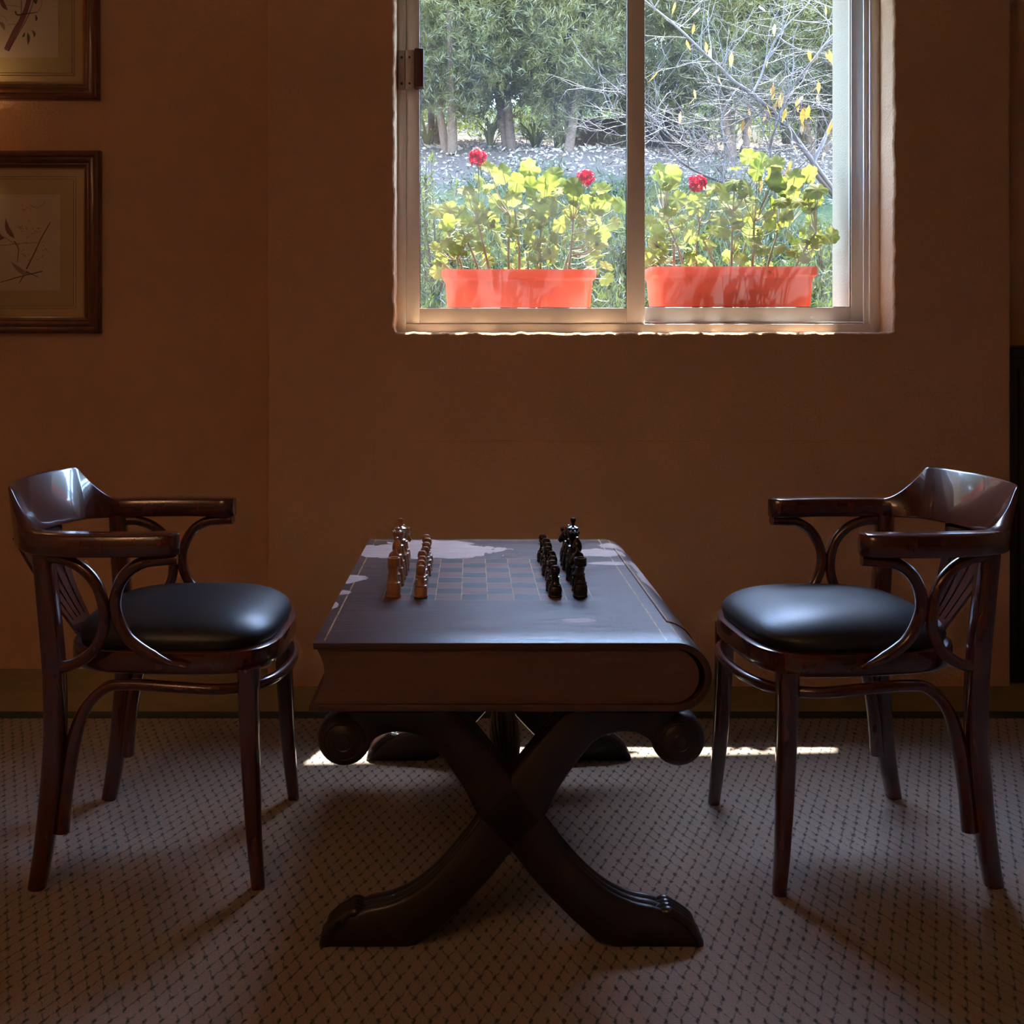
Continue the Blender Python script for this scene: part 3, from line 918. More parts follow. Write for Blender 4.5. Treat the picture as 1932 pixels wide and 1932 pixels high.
# ------------------------------------------------------------------ bentwood armchairs (local +x is the front)
def rsec(k):
    def f(a):
        c, s_ = math.cos(a), math.sin(a)
        e = k
        return (math.copysign(abs(c) ** e, c), math.copysign(abs(s_) ** e, s_))
    return f
def make_chair():
    root = empty('bentwood_armchair')
    W = M['mahogany']
    # seat outline
    def outline(sx, n=56, zoff=0.0):
        pts = []
        for k in range(n):
            a = 2 * math.pi * k / n
            c, s_ = math.cos(a), math.sin(a)
            e = 2 / 3.5
            x = math.copysign(abs(c) ** e, c)
            y = math.copysign(abs(s_) ** e, s_)
            hw = 0.224 - 0.030 * (1 - x) / 2
            pts.append((0.030 + 0.217 * x * sx, y * hw * sx))
        return pts
    def ring(sx, z): return [(x, y, z) for x, y in outline(sx)]
    m = MB()
    rings = [ring(0.80, 0.418), ring(0.97, 0.414), ring(0.995, 0.418), ring(1.0, 0.428), ring(1.0, 0.450), ring(0.995, 0.457), ring(0.97, 0.460), ring(0.80, 0.460)]
    m.loft(rings)
    m.build('seat_frame', W, root, angle=50)
    m = MB()
    rings = [ring(0.925, 0.4602), ring(0.94, 0.465), ring(0.95, 0.474)]
    for k in range(1, 10):
        a = k / 9
        rings.append(ring(0.95 * math.cos(a * math.pi / 2) ** 0.62 + 0.001, 0.474 + 0.056 * math.sin(a * math.pi / 2) ** 1.15))
    m.loft(rings)
    m.build('seat_cushion', M['leather'], root, angle=70)
    # front legs
    for s_ in (-1, 1):
        m = MB()
        pts = catmull([(0.197, s_ * 0.190, 0.425), (0.199, s_ * 0.193, 0.33), (0.204, s_ * 0.197, 0.20), (0.210, s_ * 0.201, 0.10), (0.219, s_ * 0.206, 0.0)], 4)
        n_ = len(pts)
        m.tube(pts, [0.0225 - 0.0095 * (i / (n_ - 1)) for i in range(n_)], 14, up=(1, 0, 0), sec=rsec(0.72))
        m.build('leg', W, root, angle=50)
    for s_ in (-1, 1):
        m = MB()
        pts = catmull([(-0.212, s_ * 0.206, 0.0), (-0.198, s_ * 0.206, 0.08), (-0.187, s_ * 0.206, 0.17), (-0.177, s_ * 0.206, 0.29), (-0.178, s_ * 0.207, 0.42),
                       (-0.188, s_ * 0.212, 0.56), (-0.196, s_ * 0.218, 0.66)], 4)
        n_ = len(pts)
        m.tube(pts, [0.0165 + 0.0040 * math.sin(math.pi * min(1, (i / (n_ - 1)) * 0.8)) for i in range(n_)], 14, up=(1, 0, 0), sec=rsec(0.6))
        m.build('leg', W, root, angle=50)
    # arm and back rail in one bent piece
    half = [(0.074, 0.236), (0.03, 0.246), (-0.04, 0.252), (-0.11, 0.250), (-0.165, 0.242), (-0.210, 0.223), (-0.245, 0.190), (-0.270, 0.145), (-0.285, 0.09), (-0.292, 0.04), (-0.294, 0.0)]
    path = [np.array((x, -y)) for x, y in half] + [np.array((x, y)) for x, y in half[-2::-1]]
    pp = catmull(path, 8)
    N = len(pp)
    s_len = [0.0]
    for i in range(1, N): s_len.append(s_len[-1] + float(np.linalg.norm(pp[i] - pp[i - 1])))
    tot = s_len[-1]
    rings = []
    s_ramp0, s_ramp1 = 0.272, 0.365
    for i in range(N):
        s_ = min(s_len[i], tot - s_len[i])
        d = pp[min(i + 1, N - 1)] - pp[max(i - 1, 0)]
        d = d / np.linalg.norm(d)
        nr = np.array((-d[1], d[0]))      # outward
        u = min(1, max(0, (s_ - s_ramp0) / (s_ramp1 - s_ramp0)))
        rise = u ** 1.9
        zt = 0.698 + 0.080 * rise
        zb = 0.656 + 0.004 * rise
        w = 0.0265 - 0.0145 * min(1, max(0, (s_ - 0.22) / 0.12))
        if s_ < 0.03: w *= math.sqrt(max(0.12, 1 - ((0.03 - s_) / 0.03) ** 2))
        lean = 0.012 * rise
        lin = 0.029 * rise
        b = 0.004
        def pt(off, z, l=0.0):
            q = pp[i] + nr * (off + l)
            return (q[0], q[1], z)
        rings.append([pt(-w + b, zb), pt(w - b, zb), pt(w, zb + b), pt(w, zt - b, lean), pt(w - b, zt, lean), pt(-w + b, zt, lin), pt(-w, zt - b, lin), pt(-w, zb + b)])
    m = MB()
    m.loft(rings)
    m.build('arm_and_back_rail', W, root, angle=48)
    # bent brackets under the arms
    for s_ in (-1, 1):
        def br(pts):
            return catmull([(x, s_ * y, z) for x, y, z in pts], 5)
        m = MB()
        p1 = br([(0.070, 0.238, 0.648), (0.040, 0.242, 0.646), (0.005, 0.243, 0.641), (-0.026, 0.241, 0.621), (-0.046, 0.238, 0.585), (-0.049, 0.234, 0.543),
                 (-0.030, 0.231, 0.498), (0.004, 0.2295, 0.468), (0.045, 0.2295, 0.447), (0.085, 0.2295, 0.436)])
        n_ = len(p1)
        rad = [0.0118 * (1.0 if i < n_ - 8 else max(0.3, (n_ - 1 - i) / 8)) for i in range(n_)]
        m.tube(p1, rad, 12, up=(0, 1, 0))
        m.build('front_arm_bracket', W, root, angle=60)
        m = MB()
        p2 = br([(-0.180, 0.224, 0.648), (-0.150, 0.230, 0.645), (-0.115, 0.235, 0.630), (-0.086, 0.2375, 0.600), (-0.072, 0.236, 0.558), (-0.073, 0.232, 0.510),
                 (-0.095, 0.2265, 0.468), (-0.130, 0.219, 0.442), (-0.168, 0.212, 0.430)])
        m.tube(p2, 0.0115, 12, up=(0, 1, 0))
        m.build('rear_arm_bracket', W, root, angle=60)
    # hoop stretcher that turns down along the rear legs
    hp = [(-0.168, 0.197, 0.105), (-0.160, 0.197, 0.19), (-0.146, 0.197, 0.275), (-0.122, 0.198, 0.345), (-0.080, 0.202, 0.388), (-0.03, 0.206, 0.396),
          (0.06, 0.210, 0.392), (0.145, 0.204, 0.386), (0.205, 0.165, 0.383), (0.238, 0.10, 0.382), (0.250, 0.0, 0.382)]
    pts = [(x, -y, z) for x, y, z in hp] + [(x, y, z) for x, y, z in hp[-2::-1]]
    m = MB()
    hpts = catmull(pts, 6)
    m.tube(hpts, [0.0112 + 0.0045 * min(1, max(0, (0.36 - p[2]) / 0.1)) for p in hpts], 12, up=(1, 0, 0))
    m.build('hoop_stretcher', W, root, angle=60)
    # slotted splat
    m = MB()
    top, bot = (-0.302, 0.668), (-0.190, 0.452)
    def sp(u, v):      # u across -1..1, v 0 bottom ..1 top
        hw = 0.045 + 0.075 * v ** 1.3
        bow = 0.010 * math.sin(math.pi * v)
        return Vector((bot[0] + (top[0] - bot[0]) * v - bow + 0.010 * (u * u) * v, u * hw, bot[1] + (top[1] - bot[1]) * v))
    th = Vector((-0.0055, 0, -0.0025))
    def strip(u0, u1, v0, v1, n=8):
        rings = []
        for k in range(n + 1):
            v = v0 + (v1 - v0) * k / n
            a, b = sp(u0, v), sp(u1, v)
            rings.append([a, b, b + th, a + th])
        m.loft(rings)
    us = [-1, -0.70, -0.60, -0.24, -0.14, 0.14, 0.24, 0.60, 0.70, 1]
    for k in range(0, 10, 2):
        strip(us[k], us[k + 1], 0.12, 0.90)
    for k in range(0, 9):
        strip(us[k], us[k + 1], 0.0, 0.12, 2)
        strip(us[k], us[k + 1], 0.90, 1.0, 2)
    m.build('slotted_splat', W, root, angle=40)
    return root
chair = make_chair()
chair.location = (-0.635, 2.272, 0.006)
tag(chair, 'bentwood armchair with black leather seat left of the chess table', 'chair', 'armchairs at the chess table')
chair2 = copy_tree(chair)
chair2.location = (0.794, 2.263, 0.006)
chair2.rotation_euler = (0, 0, math.pi + math.radians(4.5))
chair2['label'] = 'bentwood armchair with black leather seat right of the chess table'

# ------------------------------------------------------------------ pictures
def picture(name_label, xr, zb, zt, width, strokes):
    cx = xr - width / 2
    YB = YA - 0.002
    root = empty('framed_print', (cx, YB, zb))
    tag(root, name_label, 'picture', 'framed bird prints in the left recess')
    x0, x1 = xr - width, xr
    # profile: (inset, depth towards room)
    prof = [(0.0, 0.0), (0.0, 0.022), (0.004, 0.027), (0.010, 0.029), (0.017, 0.027), (0.021, 0.022), (0.024, 0.0225), (0.030, 0.0245), (0.036, 0.022),
            (0.040, 0.015), (0.044, 0.0155), (0.050, 0.0125), (0.0545, 0.009), (0.0545, 0.003)]
    m = MB(root.location)
    rings = []
    for (i, d) in prof:
        rings.append([(x0 + i, YB - d, zb + i), (x1 - i, YB - d, zb + i), (x1 - i, YB - d, zt - i), (x0 + i, YB - d, zt - i)])
    m.loft(rings, caps=False)
    m.build('frame', M['frame'], root, angle=25)
    ins = 0.0545
    m = MB(root.location)
    i = ins - 0.001
    for (a, b, mk) in ((i, i + 0.006, 1),):
        rr = []
        for (q, d) in ((a, 0.0095), (b, 0.0065)):
            rr.append([(x0 + q, YB - d, zb + q), (x1 - q, YB - d, zb + q), (x1 - q, YB - d, zt - q), (x0 + q, YB - d, zt - q)])
        m.loft(rr, caps=False)
    m.build('gilt_slip', M['gilt'], root, angle=25)
    mat = MB(root.location).box(x0 + ins, x1 - ins, YB - 0.004, YB - 0.001, zb + ins, zt - ins).build('mat_board', M['mat_outer'], root, smooth=False)
    MB(root.location).box(x0 + ins + .038, x1 - ins - .038, YB - 0.0045, YB - 0.003, zb + ins + .036, zt - ins - .036).build('inner_mat', M['mat_board'], mat, smooth=False)
    m = MB(root.location)
    for q in (0.030, 0.038):
        a, b, c, d = x0 + ins + q, x1 - ins - q, zb + ins + q - .002, zt - ins - q + .002
        w = 0.0011
        for bx in ((a, b, c, c + w), (a, b, d - w, d), (a, a + w, c, d), (b - w, b, c, d)):
            m.box(bx[0], bx[1], YB - 0.0052, YB - 0.0044, bx[2], bx[3])
    m.build('ruled_lines', M['ink'], mat, smooth=False)
    PX = 0.083
    pr = MB(root.location).box(x0 + ins + PX, x1 - ins - PX, YB - 0.0052, YB - 0.004, zb + ins + .088, zt - ins - .088).build('print', M['paper'], root, smooth=False)
    by = {}
    for (mat_, w0, w1, pts) in strokes:
        by.setdefault(mat_, []).append((w0, w1, pts))
    for mat_, ss in by.items():
        m = MB(root.location)
        for (w0, w1, pts) in ss:
            q = catmull([P(px, py, YB) for px, py in pts], 5)
            n_ = len(q)
            L_, R_ = [], []
            for k in range(n_):
                d = Vector(q[min(k + 1, n_ - 1)]) - Vector(q[max(k - 1, 0)])
                nn = Vector((-d.z, 0, d.x)).normalized()
                w = (w0 + (w1 - w0) * k / (n_ - 1)) * YB / F / 2
                if w0 < 0: w = (-w0) * math.sin(math.pi * k / (n_ - 1)) * YB / F / 2 + 0.0002
                c = Vector(q[k]); c.y = YB - 0.0055
                L_.append(c + nn * w); R_.append(c - nn * w)
            rings = [[L_[k], R_[k], R_[k] + Vector((0, .0004, 0)), L_[k] + Vector((0, .0004, 0))] for k in range(n_)]
            m.loft(rings)
        tag(m.build('drawing', M[mat_], pr, smooth=False), kind='stuff')
    MB(root.location).box(x0 + ins - .002, x1 - ins + .002, YB - 0.0085, YB - 0.0070, zb + ins - .002, zt - ins + .002).build('glass', M['pic_glass'], root, smooth=False)
    return root
WID = 0.54
low = [('ink', 1.5, 2.6, [(96, 420), (80, 448), (66, 478), (51, 508)]), ('ink', 1.2, 2.2, [(-40, 545), (5, 532), (40, 522), (82, 512)]),
       ('ink', 2.2, 1.4, [(46, 520), (37, 535)]), ('ink', 2.2, 1.2, [(50, 512), (62, 518), (73, 523)]),
       ('ink_pale', -9, 0, [(22, 494), (34, 506), (48, 516), (58, 517)]), ('ink_red', -9, 0, [(12, 412), (15, 430), (22, 442), (29, 450)]),
       ('ink_red', 1.2, 1.0, [(-20, 440), (5, 446), (28, 460)]), ('ink', 0.8, 0.8, [(-30, 463), (10, 463), (35, 460), (70, 458)]),
       ('ink', 2.2, 1.0, [(28, 455), (36, 470), (34, 495)]), ('ink_red', -34, 0, [(-100, 470), (-70, 440), (-40, 430), (-10, 445), (10, 450)]),
       ('ink', -14, 0, [(-118, 462), (-100, 450), (-84, 448), (-70, 456)]),
       ('ink_pale', 1.2, 1.0, [(68, 394), (78, 389), (86, 382)])]
r4 = random.Random(2)
for k in range(46):
    cx_, cy_ = r4.choice([(52, 391), (45, 430), (75, 425), (50, 465), (84, 466), (48, 485), (60, 440)])
    x, y = cx_ + r4.gauss(0, 9), cy_ + r4.gauss(0, 7)
    low.append(('ink_pale', 1.1, 0.8, [(x, y), (x + r4.uniform(-4, 4), y + r4.uniform(-4, 4)), (x + r4.uniform(-6, 6), y + r4.uniform(-5, 5))]))
picture('dark framed bird print with pale paper, lower of the two on the recess wall', P(188, 0, 3.49).x, P(0, 629, 3.49).z, P(0, 284, 3.49).z, WID, low)
up = [('ink_red', 10, 8, [(14, 96), (28, 66), (42, 40), (54, 8), (60, -30), (50, -80)]), ('ink', 1.4, 1.2, [(10, 92), (27, 56), (40, 32), (42, -6), (46, -40)]),
      ('ink', 1.6, 1.2, [(18, 96), (36, 64), (52, 36), (64, 4), (70, -30)]), ('ink', 3.5, 1.5, [(30, 22), (34, 29), (44, 28), (58, 26), (72, 24)]),
      ('ink', -5, 0, [(53, 62), (55, 72), (54, 86)]), ('ink', -4, 0, [(48, 62), (46, 68), (43, 71)]), ('ink', -4, 0, [(61, 58), (66, 64), (65, 72)]),
      ('ink', -4, 0, [(68, 28), (70, 36), (69, 41)]), ('ink_pale', 1, 1, [(72, 24), (79, 12), (80, 0), (76, -20)]),
      ('ink_red', -8, 0, [(2, -10), (5, 4), (10, 14), (16, 20)]), ('ink_red', -36, 0, [(-40, -60), (-20, -40), (-5, -20), (4, 0)]),
      ('ink_pale', -7, 0, [(0, 42), (6, 48), (10, 58)]), ('ink_pale', 1, 1, [(14, 11), (28, 12), (40, 14)]), ('ink_pale', 1, 1, [(16, 47), (26, 47), (32, 46)]),
      ('ink', -7, 0, [(66, -6), (68, 2), (69, 9)]), ('ink_pale', 1, 0.8, [(2, 30), (10, 33), (15, 42)]), ('ink', -12, 0, [(-60, -80), (-46, -72), (-36, -60)])]
picture('dark framed bird print with a thick branch, upper of the two on the recess wall', P(185, 0, 3.49).x, P(0, 187.5, 3.49).z, P(0, -157, 3.49).z, WID, up)

# ------------------------------------------------------------------ wall sconce and an added fill light (both out of frame)
def sconce(loc):
    root = empty('wall_sconce', loc)
    tag(root, 'small brass wall sconce with a fabric shade between the two prints', 'lamp')
    m = MB(); m.lathe([(0, 0.0), (0.03, 0.0), (0.032, -0.006), (0.02, -0.012), (0, -0.012)], 20, (0, 0, 0), 'Y'); m.build('back_plate', M['brass'], root)
    m = MB(); m.tube(catmull([(0, -0.008, 0), (0, -0.03, -0.012), (0, -0.06, -0.02), (0, -0.075, -0.008)], 4), 0.005, 8); m.build('arm', M['brass'], root)
    m = MB(); m.lathe([(0.0, -0.012), (0.012, -0.010), (0.014, 0.004), (0.0, 0.006)], 14, (0, -0.075, 0)); m.build('lamp_holder', M['brass'], root)
    m = MB(); m.lathe([(0.0, 0.006), (0.008, 0.008), (0.013, 0.022), (0.009, 0.036), (0.0, 0.040)], 14, (0, -0.075, 0)); m.build('bulb', M['bulb'], root)
    m = MB()
    n = 28
    rings = []
    for (r, z) in ((0.046, -0.004), (0.032, 0.062), (0.030, 0.062), (0.044, -0.004)):
        rings.append([(r * math.cos(2 * math.pi * k / n), -0.075 + r * math.sin(2 * math.pi * k / n), z) for k in range(n)])
    m.loft(rings, closed=True); m.build('lamp_shade', M['shade'], root)
    ld = bpy.data.lights.new('sconce_light', 'POINT'); ld.energy = LAMP_SCONCE; ld.color = (1.0, 0.70, 0.36); ld.shadow_soft_size = 0.012
    lo = bpy.data.objects.new('sconce_light', ld); COL.objects.link(lo); lo.parent = root; lo.location = (0, -0.075, 0.05)
sconce((-1.735, YA, 1.785))

def pendant(loc):  # fill light added to brighten the room softly, shaped as a hanging uplighter
    root = empty('pendant_lamp', loc)
    tag(root, 'added brass bowl pendant hanging behind the viewer', 'lamp')
    m = MB(); m.lathe([(0.0, 0.0), (0.05, 0.0), (0.045, -0.03), (0.0, -0.035)], 20, (0, 0, ZC - loc[2])); m.build('ceiling_rose', M['brass'], root)
    m = MB(); m.tube([(0, 0, ZC - loc[2] - .03), (0, 0, 0.04)], 0.004, 8); m.build('cord', M['black'], root)
    m = MB()
    n = 32
    rings = []
    for (r, z) in ((0.02, -0.10), (0.12, -0.07), (0.19, 0.02), (0.186, 0.022), (0.118, -0.066), (0.018, -0.095)):
        rings.append([(r * math.cos(2 * math.pi * k / n), r * math.sin(2 * math.pi * k / n), z) for k in range(n)])
    m.loft(rings, closed=True); m.build('lamp_shade', M['brass'], root)
    m = MB(); m.lathe([(0.0, 0.05), (0.02, 0.045), (0.032, 0.01), (0.02, -0.02), (0.0, -0.025)], 16); m.build('bulb', M['bulb'], root)
    ld = bpy.data.lights.new('fill_light', 'POINT'); ld.energy = LAMP_FILL; ld.color = (1.0, 0.72, 0.50); ld.shadow_soft_size = 0.05
    lo = bpy.data.objects.new('fill_light', ld); COL.objects.link(lo); lo.parent = root; lo.location = (0, 0, 0.0)
pendant((-1.25, -1.1, 2.25))

# ------------------------------------------------------------------ dark cabinet at the right edge
def cabinet():
    root = empty('cabinet', (2.15, 3.43, 0.0))
    tag(root, 'black wooden cabinet standing in the recess at the right edge', 'cabinet')
    o = root.location
    MB(o).box(1.705, 2.60, 3.36, 3.51, 0.0, 1.035, 0.004).build('body', M['black'], root)
    m = MB(o)
    poly = [(1.703, 1.035), (1.703, 1.052), (1.712, 1.060), (1.73, 1.065), (1.78, 1.072), (2.52, 1.072), (2.60, 1.06), (2.602, 1.035)]
    m.prism(poly, 3.345, 3.512, 'Y', 0.003); m.build('top', M['black'], root)
    for k in range(2):
        xa = 1.73 + k * 0.43
        d = MB(o).box(xa, xa + 0.415, 3.347, 3.361, 0.07, 1.0, 0.003).build('door', M['black'], root)
        m = MB(o); m.lathe([(0, -0.02), (0.012, -0.018), (0.014, -0.01), (0.006, -0.004), (0.006, 0.002)], 14, (xa + (0.37 if k == 0 else 0.045), 3.347, 0.55), 'Y')
        m.build('knob', M['brass'], d)
cabinet()

# ------------------------------------------------------------------ planters and geraniums on the outer sill
SILL_Z = 1.105
def planter(xa, xb, ztop, label):
    cx, cy = (xa + xb) / 2, 3.665
    root = empty('planter_box', (cx, cy, SILL_Z))
    tag(root, label, 'planter', 'terracotta planters on the window sill')
    hw, hd, H = (xb - xa) / 2, 0.105, ztop - SILL_Z
    def rr(sx, sy, z, r=0.03, n=6):
        pts = []
        for (qx, qy, a0) in ((1, 1, 0), (-1, 1, 90), (-1, -1, 180), (1, -1, 270)):
            for k in range(n + 1):
                a = math.radians(a0 + 90 * k / n)
                pts.append((qx * (sx - r) + r * math.cos(a), qy * (sy - r) + r * math.sin(a), z))
        return pts
    rings = [rr(hw * .90, hd * .72, 0.0), rr(hw * .905, hd * .73, 0.008), rr(hw * .955, hd * .90, H - 0.040), rr(hw * .965, hd * .92, H - 0.034),
             rr(hw * .992, hd * .99, H - 0.028), rr(hw, hd, H - 0.020), rr(hw, hd, H - 0.004), rr(hw * .997, hd * .985, H), rr(hw * .975, hd * .90, H),
             rr(hw * .965, hd * .88, H - 0.006), rr(hw * .945, hd * .83, H - 0.05), rr(hw * .90, hd * .70, 0.014)]
    m = MB(); m.loft(rings); m.build('box', M['terracotta'], root, angle=40)
    m = MB(); m.loft([rr(hw * .94, hd * .82, H - 0.045), rr(hw * .945, hd * .83, H - 0.032), rr(hw * .6, hd * .5, H - 0.024)]); m.build('soil', M['soil'], root, angle=60)
    return root
planter(-0.1015, 0.422, 1.3277, 'terracotta plastic window box behind the left pane')
planter(0.603, 1.171, 1.3370, 'terracotta plastic window box behind the right pane')

def leaf_mesh(seed, cup, lobes=7):
    r = random.Random(seed)
    m = MB()
    n = lobes * 4
    c = [(0, 0, 0)]
    V = [(0, -0.12, 0)]
    for ri, rad in enumerate((0.5, 1.0)):
        for k in range(n):
            a = -math.pi / 2 + 2 * math.pi * (k + 0.5) / n
            sc = 1.0
            if ri == 1:
                sc = 0.86 + 0.16 * abs(math.sin(lobes * a / 2 + 0.4)) + r.uniform(-0.02, 0.02)
                da = abs(((a + math.pi / 2 + math.pi) % (2 * math.pi)) - math.pi)
                if da < 0.28: sc *= 0.55 + 1.2 * da
            x, y = rad * sc * math.cos(a), rad * sc * math.sin(a)
            rr_ = x * x + y * y
            z = cup * rr_ + (0.07 * math.sin(lobes * a + seed) if ri else 0.02 * math.sin(lobes * a + seed))
            V.append((x, y, z))
    Fc = []
    for k in range(n):
        k2 = (k + 1) % n
        Fc.append((0, 1 + k, 1 + k2))
        Fc.append((1 + k, 1 + n + k, 1 + n + k2, 1 + k2))
    m.add(V, Fc)
    return m.mesh('geranium_leaf', M['ger_leaf'], angle=180, fix=False)
LEAVES = [leaf_mesh(1, 0.22), leaf_mesh(2, -0.12), leaf_mesh(3, 0.40), leaf_mesh(4, 0.05), leaf_mesh(5, -0.3)]

def geranium(spots, sc, ox, flowers, xr, ztop, n_fill, label, seed):
    r = random.Random(seed)
    cx = (xr[0] + xr[1]) / 2
    root = empty('geranium', (cx, 3.665, ztop - 0.03))
    tag(root, label, 'plant', 'red geraniums in the window boxes')
    O = root.location.copy()
    stems = MB(O)
    # woody main stems
    mains = []
    nst = 9
    for k in range(nst):
        bx = xr[0] + 0.05 + (xr[1] - xr[0] - 0.10) * (k + 0.5) / nst + r.uniform(-.015, .015)
        by = 3.665 + r.uniform(-0.045, 0.045)
        hgt = r.uniform(0.10, 0.24)
        tx = bx + r.uniform(-0.05, 0.05) + (bx - cx) * 0.35
        ty = by + r.uniform(-0.04, 0.04)
        pts = catmull([(bx, by, O.z - 0.02), (bx + (tx - bx) * .3 + r.uniform(-.01, .01), by + (ty - by) * .4, O.z + hgt * .4), (tx, ty, O.z + hgt)], 5)
        stems.tube(pts, [0.0055 - 0.0022 * i / (len(pts) - 1) for i in range(len(pts))], 7)
        mains.append([Vector(p) for p in pts])
    def attach(p):
        best = None
        for mn in mains:
            for q in mn[3:]:
                d = (q - p).length + max(0, q.z - p.z + 0.02) * 3
                if best is None or d < best[0]: best = (d, q)
        return best[1]
    def put(p, size, normal):
        q = attach(p)
        mid = (p + q) / 2 + Vector((0, 0, -0.012))
        stems.tube(catmull([q, mid, p], 3), [0.0018, 0.0017, 0.0016, 0.0015, 0.0014, 0.0013, 0.0012], 5)
        nrm = normal.normalized()
        quat = nrm.to_track_quat('Z', 'Y') @ Quaternion((0, 0, 1), r.uniform(0, 6.28))
        Mx = Matrix.Translation(p - O) @ quat.to_matrix().to_4x4() @ Matrix.Diagonal((size, size * r.uniform(.85, 1.0), size, 1))
        link_mesh('leaf', r.choice(LEAVES), root, Mx)
    for (zx, zy) in spots:
        Yd = 3.665 + r.uniform(-0.10, 0.10)
        p = P(ox + zx / sc, zy / sc, Yd)
        hgt = (p.z - O.z)
        size = r.uniform(0.023, 0.031) + 0.012 * min(1, max(0, (hgt - 0.10) / 0.2))
        nrm = Vector((r.uniform(-.6, .6), r.uniform(-1.2, -0.2), r.uniform(0.0, 0.8)))
        put(p, size, nrm)
    for k in range(n_fill):
        zx, zy = r.choice(spots)
        Yd = 3.665 + r.uniform(-0.10, 0.12)
        p = P(ox + zx / sc + r.gauss(0, 10), zy / sc + abs(r.gauss(0, 24)) + 4, Yd)
        if p.z < O.z + 0.015: p.z = O.z + r.uniform(0.015, 0.06)
        p.x = min(max(p.x, xr[0] - 0.02), xr[1] + 0.02)
        nrm = Vector((r.uniform(-.9, .9), r.uniform(-1.2, 0.2), r.uniform(0.0, 0.9)))
        put(p, r.uniform(0.014, 0.026), nrm)
    for (fx, fy, fr_) in flowers:
        c = P(fx, fy, 3.63)
        q = attach(c)
        stems.tube(catmull([q, (q + c) / 2 + Vector((0.006, 0, 0)), c], 4), 0.0019, 6)
        m = MB(O)
        for k in range(120):
            d = Vector((r.gauss(0, 1), r.gauss(0, 1), r.gauss(0, .8) + .15)).normalized()
            pc = c + d * fr_ * r.uniform(0.62, 1.0)
            nn = (d + Vector((r.uniform(-.6, .6), r.uniform(-.6, .6), r.uniform(-.6, .6)))).normalized()
            t1 = nn.orthogonal().normalized(); t2 = nn.cross(t1)
            s_ = r.uniform(0.0065, 0.0095)
            vs = [pc]
            for j in range(8):
                a = 2 * math.pi * j / 8
                vs.append(pc + (t1 * math.cos(a) + t2 * math.sin(a)) * s_ * (0.85 + .15 * math.cos(5 * a)) + nn * s_ * .25)
            m.add(vs, [(0, 1 + j, 1 + (j + 1) % 8) for j in range(8)])
        m.build('flower_head', M['petal'], root, angle=180, fix=False)
    stems.build('stems', M['ger_stem'], root, angle=70)
SP_L = [(580,925),(670,955),(815,940),(945,960),(560,995),(470,1055),(750,1010),(820,1030),(920,1020),(990,1035),(1060,1025),(1215,1050),(1060,1095),(1235,1115),(1140,1130),
 (310,1160),(375,1155),(440,1165),(365,1230),(500,1150),(600,1220),(640,1130),(720,1090),(860,1100),(940,1110),(720,1270),(540,1320),(650,1330),(360,1330),(300,1370),(410,1370),
 (450,1330),(1280,1230),(1220,1290),(1165,1300),(1210,1350),(990,1240),(960,1310),(870,1230),(800,1190),(1240,1470),(1240,1540),(310,1500),(330,1450),(680,1400),(860,1330),
 (760,1440),(1180,1170),(1325,1130),(850,1440),(940,1400),(580,1440),(700,1200),(880,1170),(1040,1180),(1120,1220),(560,1180),(480,1230),(620,1270)]
SP_R = [(680,870),(755,880),(830,905),(730,940),(195,945),(185,995),(250,970),(255,1040),(935,980),(1015,965),(1060,1045),(285,1105),(400,1090),(480,1040),(540,1060),(600,1010),
 (680,1035),(830,1020),(890,1060),(860,1110),(950,1110),(1040,1100),(180,1165),(240,1180),(135,1225),(175,1290),(320,1210),(390,1150),(560,1110),(640,1100),(520,1210),(600,1160),
 (800,1140),(880,1200),(800,1240),(1025,1230),(1040,1280),(1100,1310),(1140,1300),(980,1430),(960,1350),(700,1180),(690,1270),(620,1250),(540,1290),(480,1270),(360,1300),
 (130,1400),(190,1400),(400,1450),(360,1420),(560,1420),(640,1430),(760,1380),(850,1370),(920,1310),(720,1340),(600,1340),(430,1360),(270,1260)]
geranium(SP_L, 2.927, 720, [(901, 297, 0.030), (1104, 337, 0.030)], (-0.09, 0.41), 1.3277, 150, 'yellow green geranium with two red flower heads in the left box', 21)
geranium(SP_R, 2.928, 1180, [(1317, 346, 0.030)], (0.615, 1.16), 1.337, 160, 'yellow green geranium with one red flower head in the right box', 22)

# ------------------------------------------------------------------ garden bank behind the window
GY = [3.82, 4.2, 6.2, 7.0, 8.2, 8.9, 13.0, 22.0]
GZ = [0.95, 1.0, 2.05, 2.36, 2.64, 2.92, 4.03, 5.6]
def ground_z(x, y):
    return float(np.interp(y, GY, GZ)) + 0.03 * math.sin(x * 2.1 + y) + 0.02 * math.sin(x * 5.3 - y * 3.1)
def garden_ground():
    xs = np.linspace(-9, 13, 90)
    ys = np.concatenate([np.linspace(3.8, 9, 60), np.linspace(9.2, 22, 30)])
    V, Fc = [], []
    for y in ys:
        for x in xs:
            V.append((x, y, ground_z(x, y) if y > 3.9 else 0.95))
    nx = len(xs)
    for j in range(len(ys) - 1):
        for i in range(nx - 1):
            a = j * nx + i
            Fc.append((a, a + 1, a + nx + 1, a + nx))
    structure(MB().add(V, Fc).build('ground', M['ground'], angle=60))
garden_ground()

